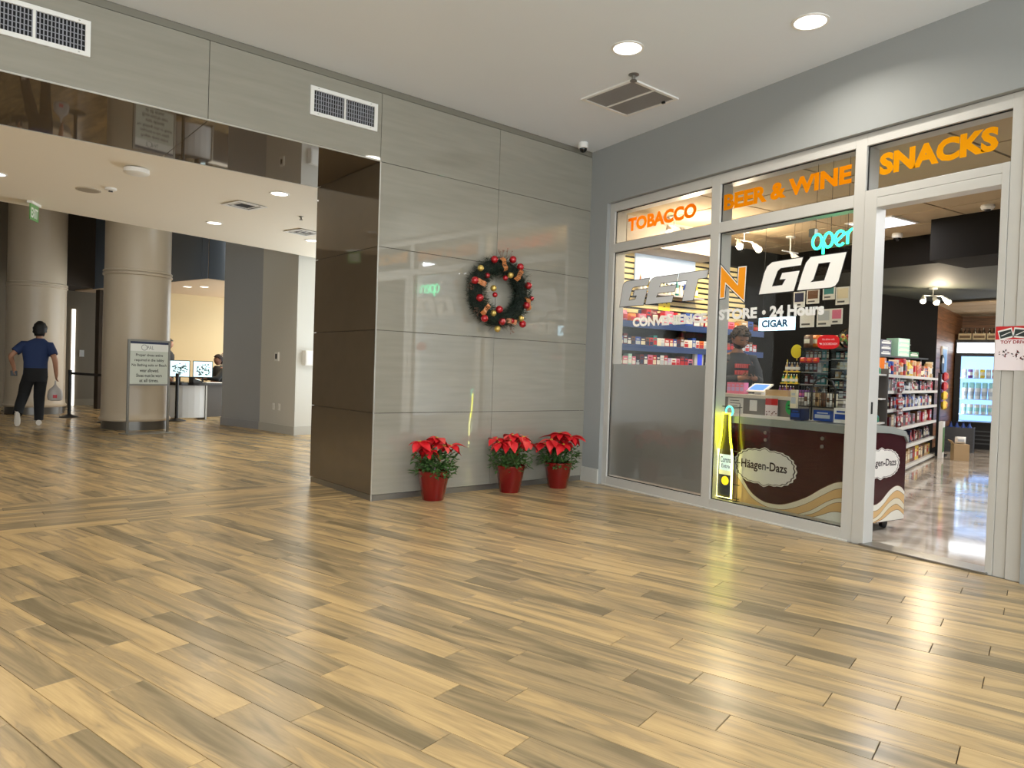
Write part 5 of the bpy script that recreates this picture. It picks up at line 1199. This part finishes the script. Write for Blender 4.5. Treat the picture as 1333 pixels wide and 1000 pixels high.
for i in range(6): place('pouch', ['white', 'cream', 'tan', 'brown', 'white', 'cream'][i], 'brown', .05, .03, .12, (5.56, 3.96-.055*i, ZF+.1205), SZ, 'in the wire rack on the freezer', 'pouches in the wire rack')
place('carton', 'cream', 'silver', .06, .03, .16, (5.425, 3.985, ZF+.0965), SZ, 'tall at the left of the wire rack', 'freezer top goods', 0)
place('carton', 'navy', 'blue', .1, .12, .10, (5.425+.04, 3.955, ZF-.004), SZ, 'left of the wire rack on the freezer lid', 'freezer top goods')
place('carton', 'blue', 'silver', .17, .12, .09, (5.57, 3.765, ZF), SZ, 'under the wire rack on the freezer lid', 'freezer top goods')
place('carton', 'white', 'blue', .125, .12, .125, (5.50, 3.55, ZF-.002), SZ, 'with a snowflake print at the freezer corner', 'freezer top goods')
place('pouch', 'maroon', 'maroon', .09, .05, .13, (5.56, 3.54, ZF+.124), SZ, 'on the white carton at the freezer corner', 'freezer top goods')


# clerk
def clerk():
    t = thing('person', 'bearded clerk in a dark sweatshirt looking down at a phone', 'person', (7.23, 6.17, 0), R(-20))
    MB().box(-.2, .2, -.2, .2, 0, .1).build('floor_mat', M_BLACK, t)
    s = Sk(); pv = s.j((0, 0, 1.05), .14); ch = s.chain(pv, ((0, 0, 1.22), .14), ((0, .01, 1.42), .15)); s.chain(ch, ((0, -.01, 1.57), .06), ((0, -.03, 1.64), .06))
    for d in (-1, 1):
        sh = s.j((d*.2, .01, 1.47), .07, ch); el = s.chain(sh, ((d*.26, -.05, 1.22), .052)); wr_ = s.chain(el, ((d*.10, -.27, 1.24), .035)); hand(s, wr_, (-d*.8, -.4, .25), (0, -.3, 1), .7)
        h = s.j((d*.1, 0, .95), .1, pv); s.chain(h, ((d*.11, 0, .55), .07), ((d*.11, 0, .16), .05), ((d*.11, -.12, .13), .045))
    s.build('body', SKIN2, t)
    gm = MB().loft([(0, 0, .94, .20, .14), (0, 0, 1.1, .2, .14), (0, 0, 1.28, .205, .14), (0, .01, 1.42, .225, .135), (0, .01, 1.50, .18, .11), (0, 0, 1.56, .095, .09)])
    for d in (-1, 1): gm.tube([(d*.12, .01, 1.46), (d*.2, .01, 1.47), (d*.255, -.02, 1.33), (d*.265, -.06, 1.21), (d*.19, -.18, 1.215), (d*.12, -.26, 1.235)], [.09, .095, .08, .07, .06, .045], 12)
    gm.build('sweatshirt', mat('charcoal_sweatshirt', (36, 40, 46), .85), t, smooth=True)
    pr = MB()
    for z0, z1 in ((1.37, 1.42), (1.285, 1.34)):
        for i in range(7): x = -.10+.0295*i; pr.box(x, x+.02, -.152, -.13, z0, z1)
    pr.build('shirt_print', cm((170, 66, 66)), t)['kind'] = 'stuff'
    tr2 = Sk(); a = tr2.j((0, 0, 1.04), .16)
    for d in (-1, 1): h = tr2.j((d*.105, 0, .94), .12, a); tr2.chain(h, ((d*.11, 0, .55), .09), ((d*.11, 0, .18), .07))
    tr2.build('trousers', mat('black_trousers', (20, 20, 22), .85), t)
    head_mesh(t, (0, -.06, 1.735), .122, SKIN2, mat('brown_hair', (34, 24, 19), .7), 0, 'curly', R(28), True)
    return t
ck = clerk()
ph = rotp((0, -.355, 1.265), R(-20), (7.23, 6.17)); tag(MB().box(-.04, .04, -.006, .006, 0, .14).build('mobile_phone', M_BLACK, loc=(ph.x, ph.y, ph.z), rz=R(-20), bevel=.004), 'black phone held in the clerk\'s hands', 'phone')

# gondola of snacks
GR = R(19.7); GP = Vector((9.6, 5.40, 0))
gd = thing('snack_gondola', 'white-lipped snack gondola running along the shop aisle', 'gondola', GP, GR)
MB().box(-.83, 3.3, .40, .46, 0, 1.42).build('back_panel', cm((60, 56, 52)), gd); MB().box(-.83, 3.3, .03, .40, 0, .03).build('plinth', M_BLACK, gd)
GZS = [1.35, 1.14, .90, .635, .36, .06]
for z in GZS:
    s_o = MB().box(-.83, 3.3, .02, .40, z-.02, z).build('shelf', cm((206, 204, 198)), gd); MB().box(-.83, 3.3, .0, .02, z-.035, z+.005).build('price_rail', cm((226, 224, 216)), s_o)
MB().box(-.85, -.83, .0, .46, 0, 1.42).build('end_panel', cm((70, 66, 62)), gd)
for z in (1.35, 1.05, .75): MB().box(-1.15, -.85, .02, .44, z-.02, z).build('end_shelf', cm((206, 204, 198)), gd)
MB().box(-1.15, -.86, .40, .44, 0, 1.35).build('end_support', cm((70, 66, 62)), gd)
def grow(z, x0, x1, kinds, wr_, hr, where, group, pal, gap=.012):
    x = x0
    while x < x1:
        w_ = round(rnd.uniform(*wr_)*50)/50; h_ = round(rnd.uniform(*hr)*33)/33
        c = rnd.choice(pal); c2 = rnd.choice([q for q in ('white', 'cream', 'silver', 'red', 'black') if q != c]); k = rnd.choice(kinds)
        p_ = rotp((x+w_/2, .12, 0), GR, GP); place(k, c, c2, w_, .1 if k == 'carton' else .06, h_, (p_.x, p_.y, z+.0008), GR, where, group); x += w_+gap
grow(1.35, -.75, 3.2, ['carton', 'can', 'bottle', 'carton'], (.08, .16), (.14, .26), 'on top of the snack gondola', 'gondola top goods', ['brown', 'tan', 'yellow', 'blue', 'orange', 'red', 'cream', 'maroon'])
grow(1.14, -.4, 3.2, ['bottle', 'bottle', 'carton'], (.07, .12), (.12, .17), 'on the second gondola shelf', 'gondola second shelf goods', ['white', 'pink', 'navy', 'black', 'silver', 'brown'])
grow(.90, -.35, 3.2, ['can', 'carton'], (.08, .12), (.12, .18), 'on the third gondola shelf', 'gondola third shelf goods', ['blue', 'white', 'tan', 'maroon', 'black'])
grow(.635, -.3, 3.2, ['pouch', 'carton'], (.12, .2), (.14, .2), 'on the fourth gondola shelf', 'gondola fourth shelf goods', ['red', 'grey', 'maroon', 'brown', 'tan'])
grow(.36, -.2, 3.2, ['bottle', 'carton'], (.07, .1), (.12, .18), 'on the fifth gondola shelf', 'gondola fifth shelf goods', ['black', 'navy', 'maroon', 'brown'])
grow(.06, 0, 3.2, ['carton'], (.14, .22), (.16, .24), 'on the lowest gondola shelf', 'gondola lowest shelf goods', ['yellow', 'brown', 'tan', 'maroon', 'red'])
for sx in (-.36, -.22):
    for k in range(8): p_ = rotp((sx+.03*math.sin(k*2), -.04, 0), GR, GP); place('pouch', 'maroon' if k % 3 else 'red', 'silver', .12, .035, .075, (p_.x, p_.y, 1.19-.075*k), GR+rnd.uniform(-.4, .4), '%s from the top of the %s hanging strip' % (['first', 'second', 'third', 'fourth', 'fifth', 'sixth', 'seventh', 'lowest'][k], 'left' if sx < -.3 else 'right'), 'candy pouches on the hanging strip')
    p_ = rotp((sx, -.018, .66), GR, GP); tag(MB().box(-.012, .012, -.001, .001, 0, .66).build('clip_strip', M_WHITE, loc=(p_.x, p_.y, p_.z), rz=GR), 'white clip strip carrying candy pouches, %s of the two' % ('left' if sx < -.3 else 'right'), 'clip strip')
for k in range(6): p_ = rotp((-.98, .1, 0), GR, GP); place('bottle', 'teal', 'green', .075, .07, .12, (p_.x, p_.y, 1.3508 if k == 5 else .7508+.0*k), GR, 'on the end shelves of the gondola', 'teal bottles at the gondola end') if k in (0, 5) else None
# boxes on the dark wall shelf
ws = thing('wall_shelf', 'black wall shelf with stacked boxes above the gondola', 'shelf', (11.0, 6.9, 1.66)); MB().box(0, 1.5, -.32, 0, 0, .025).build('board', M_BLACK, ws); MB().box(.9, 1.5, -.012, -.006, .25, .262).build('peg_rail', M_METAL, ws); MB().box(.9, 1.5, -.012, -.006, .15, .162).build('peg_rail', M_METAL, ws); [MB().box(x, x+.02, -.3, 0, -.15, 0).build('bracket', M_BLACK, ws) for x in (.1, 1.3)]
for k in range(3): place('carton', 'navy', 'silver', .30, .2, .085, (11.29, 6.72, 1.6855+.0855*k), 0, 'on the dark wall shelf, %s of its stack' % ['lowest', 'middle', 'topmost'][k], 'navy cartons on the wall shelf')
for k in range(4): place('carton', 'mint', 'white', .34, .2, .075, (11.81, 6.72, 1.6855+.0755*k), 0, 'on the dark wall shelf, %s of its stack' % ['lowest', 'second', 'third', 'topmost'][k], 'mint cartons on the wall shelf')
place('carton', 'green', 'white', .26, .2, .09, (12.13, 6.72, 1.6855), 0, 'beside the mint stack on the dark wall shelf', None)
# chip stand at the far end
cs = thing('chip_stand', 'black chip stand with a round smiling header at the gondola end', 'display stand', (13.06, 6.62, 0), GR)
MB().box(-.15, .15, -.1, .15, 0, .03).build('base', M_BLACK, cs); MB().box(-.06, .06, .02, .06, .03, 1.45).build('column', M_BLACK, cs)
MB().prism_xz([(.16*math.cos(2*math.pi*k/24), 1.60+.17*math.sin(2*math.pi*k/24)) for k in range(24)], .0, .03).build('header', M_BLACK, cs); MB().prism_xz([(.10*math.cos(R(a)), 1.62+.10*math.sin(R(a))) for a in range(0, 181, 15)], -.004, 0).build('smile', cm((230, 226, 214)), cs)
for k, (c, nm) in enumerate((('red', 1.14), ('red', 1.305), ('yellow', .81), ('yellow', .975), ('purple', .86), ('purple', 1.07))):
    p_ = rotp((-.02 if k < 4 else .25, -.045 if k < 4 else .02, 0), GR, (13.06, 6.62)); place('pouch', c, 'orange' if c != 'purple' else 'pink', .26, .1, .16 if k < 4 else .2, (p_.x, p_.y, nm), GR, 'clipped on the black chip stand, %s one' % ('upper' if k % 2 else 'lower'), 'bags on the chip stand')
# frame leaning at the gondola end, boxes, baskets
lf_ = thing('picture_box', 'white framed box with a green picture at the end of the gondola', 'display', (12.66, 6.37, 0), GR); MB().box(-.06, .20, .0, .06, 0, .62).build('frame', M_WHITE, lf_); MB().box(-.03, .17, -.003, 0, .1, .52).build('picture', cm((70, 120, 56)), lf_)
bx_ = thing('cardboard_box', 'open tan cardboard box on the shop floor below the chip stand', 'box', (12.68, 6.10, 0), R(-50)); MB().box(-.11, .11, -.11, .11, 0, .27).build('body', KR, bx_); MB().box(.11, .114, -.10, .10, .02, .25).build('printed_side', cm((70, 72, 74)), bx_); MB().prism_xz([(-.11, .27), (-.10, .27), (-.15, .33), (-.16, .325)], -.11, .11).build('flap', KR, bx_)
place('pouch', 'white', 'silver', .16, .1, .12, (12.68, 6.10, .271), R(-50), 'on the open cardboard box', None)
for k in range(6):
    t = thing('shopping_basket', 'dark grey shopping basket, %s of the stack by the fridge' % ['lowest', 'second', 'third', 'fourth', 'fifth', 'topmost'][k], 'basket', (14.35, 6.92, .06*k), R(-69), 'stacked shopping baskets')
    MB().box(-.22, .22, -.15, .15, 0, .02).build('floor_panel', cm((70, 72, 76)), t)
    for a in ((-.23, .23, -.16, -.15), (-.23, .23, .15, .16), (-.23, -.22, -.15, .15), (.22, .23, -.15, .15)): MB().box(*a, 0, .058 if k < 5 else .16).build('side', cm((78, 80, 84)), t)
for k in range(5): place('bottle', 'blue', 'navy', .09, .09, .24, (14.13+.0*k, 7.25-.0*k, 0) if k == 0 else (14.35+(.1*(k-2.5))*.36, 6.92-.1*(k-2.5)*.93, .321), 0, 'in the topmost shopping basket' if k else 'on the floor behind the baskets', 'blue bottles by the baskets')
# drinks fridge
FR = R(-68.8); fp = Vector((15.08, 7.42, 0)); fg = thing('drinks_fridge', 'tall black drinks fridge with a glowing white header', 'fridge', fp, FR)
W_, DD = 1.25, .65
for a in ((0, W_, .05, DD, 0, .50), (0, W_, 0, DD, 2.10, 2.15), (0, .05, 0, DD, .5, 2.10), (W_-.05, W_, 0, DD, .5, 2.10), (.05, W_-.05, .60, DD, .5, 2.10)): MB().box(*a).build('cabinet_panel', M_BLACK, fg)
for k in range(4): MB().box(.04, W_-.04, .035, .05, .1+.08*k, .125+.08*k).build('vent_slat', cm((70, 72, 74)), fg)
MB().box(.03, W_-.03, -.01, .02, 1.89, 2.09).build('lit_header', mat('fridge_header', (236, 246, 255), .4, emit=3.2), fg)
MB().box(.06, W_-.06, .585, .598, .52, 1.84).build('backlight', mat('fridge_glow', (150, 190, 240), .4, emit=1.5), fg)
for x in (.055, W_-.085): MB().box(x, x+.03, .03, .07, .53, 1.83).build('light_strip', mat('fridge_strip', (226, 240, 255), .4, emit=14), fg)
for z in (.54, .68, .98, 1.40): MB().box(.055, W_-.055, .08, .58, z-.012, z).build('shelf', mat('fridge_shelf', (196, 214, 232), .3), fg)
MB().box(.05, W_-.05, .0, .006, .50, 1.86).build('glass_door', M_ACRYL, fg)
MB().box(.05, .10, -.012, 0, .50, 1.88).box(W_-.1, W_-.05, -.012, 0, .5, 1.88).box(.1, W_-.1, -.012, 0, 1.84, 1.88).box(.1, W_-.1, -.012, 0, .5, .53).build('door_frame', M_BLACK, fg)
def infr(kind, c, c2, w_, h_, x, y, z, where, group): p_ = rotp((x, y, 0), FR, fp); place(kind, c, c2, w_, w_, h_, (p_.x, p_.y, z+.0008), FR, where, group)
for i in range(10): infr('can', ['white', 'purple', 'white', 'yellow', 'silver', 'orange', 'white', 'black', 'brown', 'silver'][i], ['silver', 'white', 'cream', 'cream', 'white', 'white', 'silver', 'silver', 'cream', 'blue'][i], .085, .17, .16+.1*i, .16, 1.40, 'on the top shelf of the drinks fridge', 'cans on the top fridge shelf')
for i in range(9): infr('cup', 'white', 'silver', .1, .22, .17+.11*i, .17, .98, 'in the front row of the middle fridge shelf', 'cups on the middle fridge shelf'); infr('cup', 'mint', 'silver', .1, .33, .17+.11*i, .36, .98, 'in the back row of the middle fridge shelf', 'cups at the back of the middle fridge shelf')
for i in range(9): infr('cup', 'white', 'mint', .1, .2, .17+.11*i, .17, .68, 'on the lower shelf of the drinks fridge', 'cups on the lower fridge shelf')
for i in range(5):
    p_ = rotp((.14+.24*i, .2, 0), FR, fp); t = thing('carry_pack', 'cream carry pack of bottles on top of the drinks fridge, %s from the left' % ['first', 'second', 'third', 'fourth', 'fifth'][i], 'carry pack', (p_.x, p_.y, 2.15), FR, 'carry packs on the fridge')
    MB().box(-.11, .11, -.08, .08, 0, .13).build('carrier', cm((222, 206, 166)), t); MB().box(-.09, .09, -.081, -.08, .04, .09).build('print', cm((120, 96, 66)), t)
    for q in (-.07, 0, .07): MB().lathe([(.028, .1), (.028, .16), (.012, .2), (.012, .235)], 10, (q, -.03, 0)).build('bottle_neck', cm((58, 44, 30), .2), t)
# picture on the wood wall
p_ = rotp((.45, -.002, 1.30), R(17.5), (13.36, 6.9)); pc = thing('wall_poster', 'white framed blue poster on the wood boards', 'poster', p_, R(17.5)); MB().box(0, .5, -.02, 0, 0, .66).build('frame', M_WHITE, pc); MB().box(.06, .44, -.024, -.02, .05, .61).build('print', cm((110, 160, 214)), pc)

# shop lights
def track(label, loc, rz, heads, watts, drop=.12):
    t = thing('track_light', label, 'spotlight', loc, rz, 'shop spotlights'); MB().lathe([(.06, 0), (.06, -.02)], 16).build('ceiling_plate', M_WHITE, t); MB().tube([(0, 0, -.02), (0, 0, -drop)], .008, 8).build('stem', M_WHITE, t)
    MB().tube([(-.16, 0, -drop), (.16, 0, -drop)], .009, 8).build('bar', M_WHITE, t)
    for i, (x, ax, lit) in enumerate(heads):
        d = Vector((math.sin(ax)*.7, -.55, -.75)).normalized(); a = Vector((x, 0, -drop)); b = a+d*.13
        MB().tube([a, a+d*.03, a+d*.05, b], [.014, .016, .03, .045], 12).build('lamp_head', M_WHITE, t, smooth=True)
        MB().ball(b+d*.004, .04, 12, 8).build('bulb', mat('bulb_lit', (255, 236, 196), .4, emit=26) if lit else mat('bulb_dim', (255, 240, 214), .4, emit=2.5), t, smooth=True)
        if lit:
            l = bpy.data.lights.new('spot', 'POINT'); l.energy = watts; l.color = (1, .82, .58); l.shadow_soft_size = .05
            lo = bpy.data.objects.new('spot_light', l); col.objects.link(lo); lo.parent = t; lo.location = b+d*.07
track('white twin-head track light over the clerk', (7.2, 6.1, HSHOP), 0, ((-.12, -.5, True), (.14, .6, False)), 42)
track('white track light with one drooping head, right of the lit pair', (7.9, 5.95, HSHOP), 0, ((0, .5, False),), 0, .2)
track('white twin-head track light by the tobacco transom', (5.95, 6.05, HSHOP), 0, ((-.1, -.6, False), (.1, .5, True)), 42)
track('white three-head track light beyond the doorway', (11.3, 5.92, 2.72), R(-30), ((-.14, -.7, False), (.0, .1, True), (.14, .8, False)), 46)
track('white track light deeper in the shop', (13.6, 5.2, 2.67), R(-30), ((0, .3, True),), 40)
def light_panel(label, x, y, z, w_=.56, l_=1.1, watts=STORE_W):
    t = thing('ceiling_light_panel', label, 'ceiling light', (x, y, z)); MB().box(-w_/2, w_/2, -l_/2, l_/2, -.012, -.001).build('frame', M_WHITE, t); MB().box(-w_/2+.03, w_/2-.03, -l_/2+.03, l_/2-.03, -.015, -.012).build('diffuser', mat('panel_glow', (236, 240, 250), .5, emit=1.6), t)
    l = bpy.data.lights.new('panel', 'AREA'); l.shape = 'RECTANGLE'; l.size = w_*.9; l.size_y = l_*.9; l.energy = watts; l.color = (.95, .96, 1); lo = bpy.data.objects.new('panel_light', l); col.objects.link(lo); lo.parent = t; lo.location = (0, 0, -.02)
light_panel('square lit panel in the shop ceiling inside the doorway', 7.96, 4.78, HSHOP, .56, .56, STORE_W*.8)
light_panel('lit ceiling panel added out of view right of the doorway', 8.0, 2.0, HSHOP); light_panel('lit ceiling panel added above the aisle, out of view', 11.4, 3.9, 2.72); light_panel('lit ceiling panel added at the far right of the shop, out of view', 14.0, 4.2, 2.67, watts=STORE_W*.8)  # unseen panels added for general shop light
light_panel('lit ceiling panel added near the shop front, hidden by the lintel', 6.5, 1.5, HSHOP, .56, 1.1, STORE_W*1.3)  # another unseen panel added to brighten the shop
disc('dome_camera', 'white dome camera under the shop ceiling inside the doorway', 'camera', (8.65, 4.99, HSHOP), [(.05, 0), (.06, -.01), (.06, -.05), (.045, -.06)], M_WHITE, lambda t: MB().ball((0, 0, -.06), .042, 12, 8).build('dome', mat('dark_dome', (12, 12, 14), .08), t, smooth=True))
disc('smoke_detector', 'white smoke detector near the top right of the doorway', 'detector', (7.95, 3.66, HSHOP), [(.06, 0), (.065, -.02), (.05, -.045)], M_WHITE, lambda t: MB().lathe([(.03, -.045), (.025, -.06)], 14).build('sensor', M_BLACK, t))
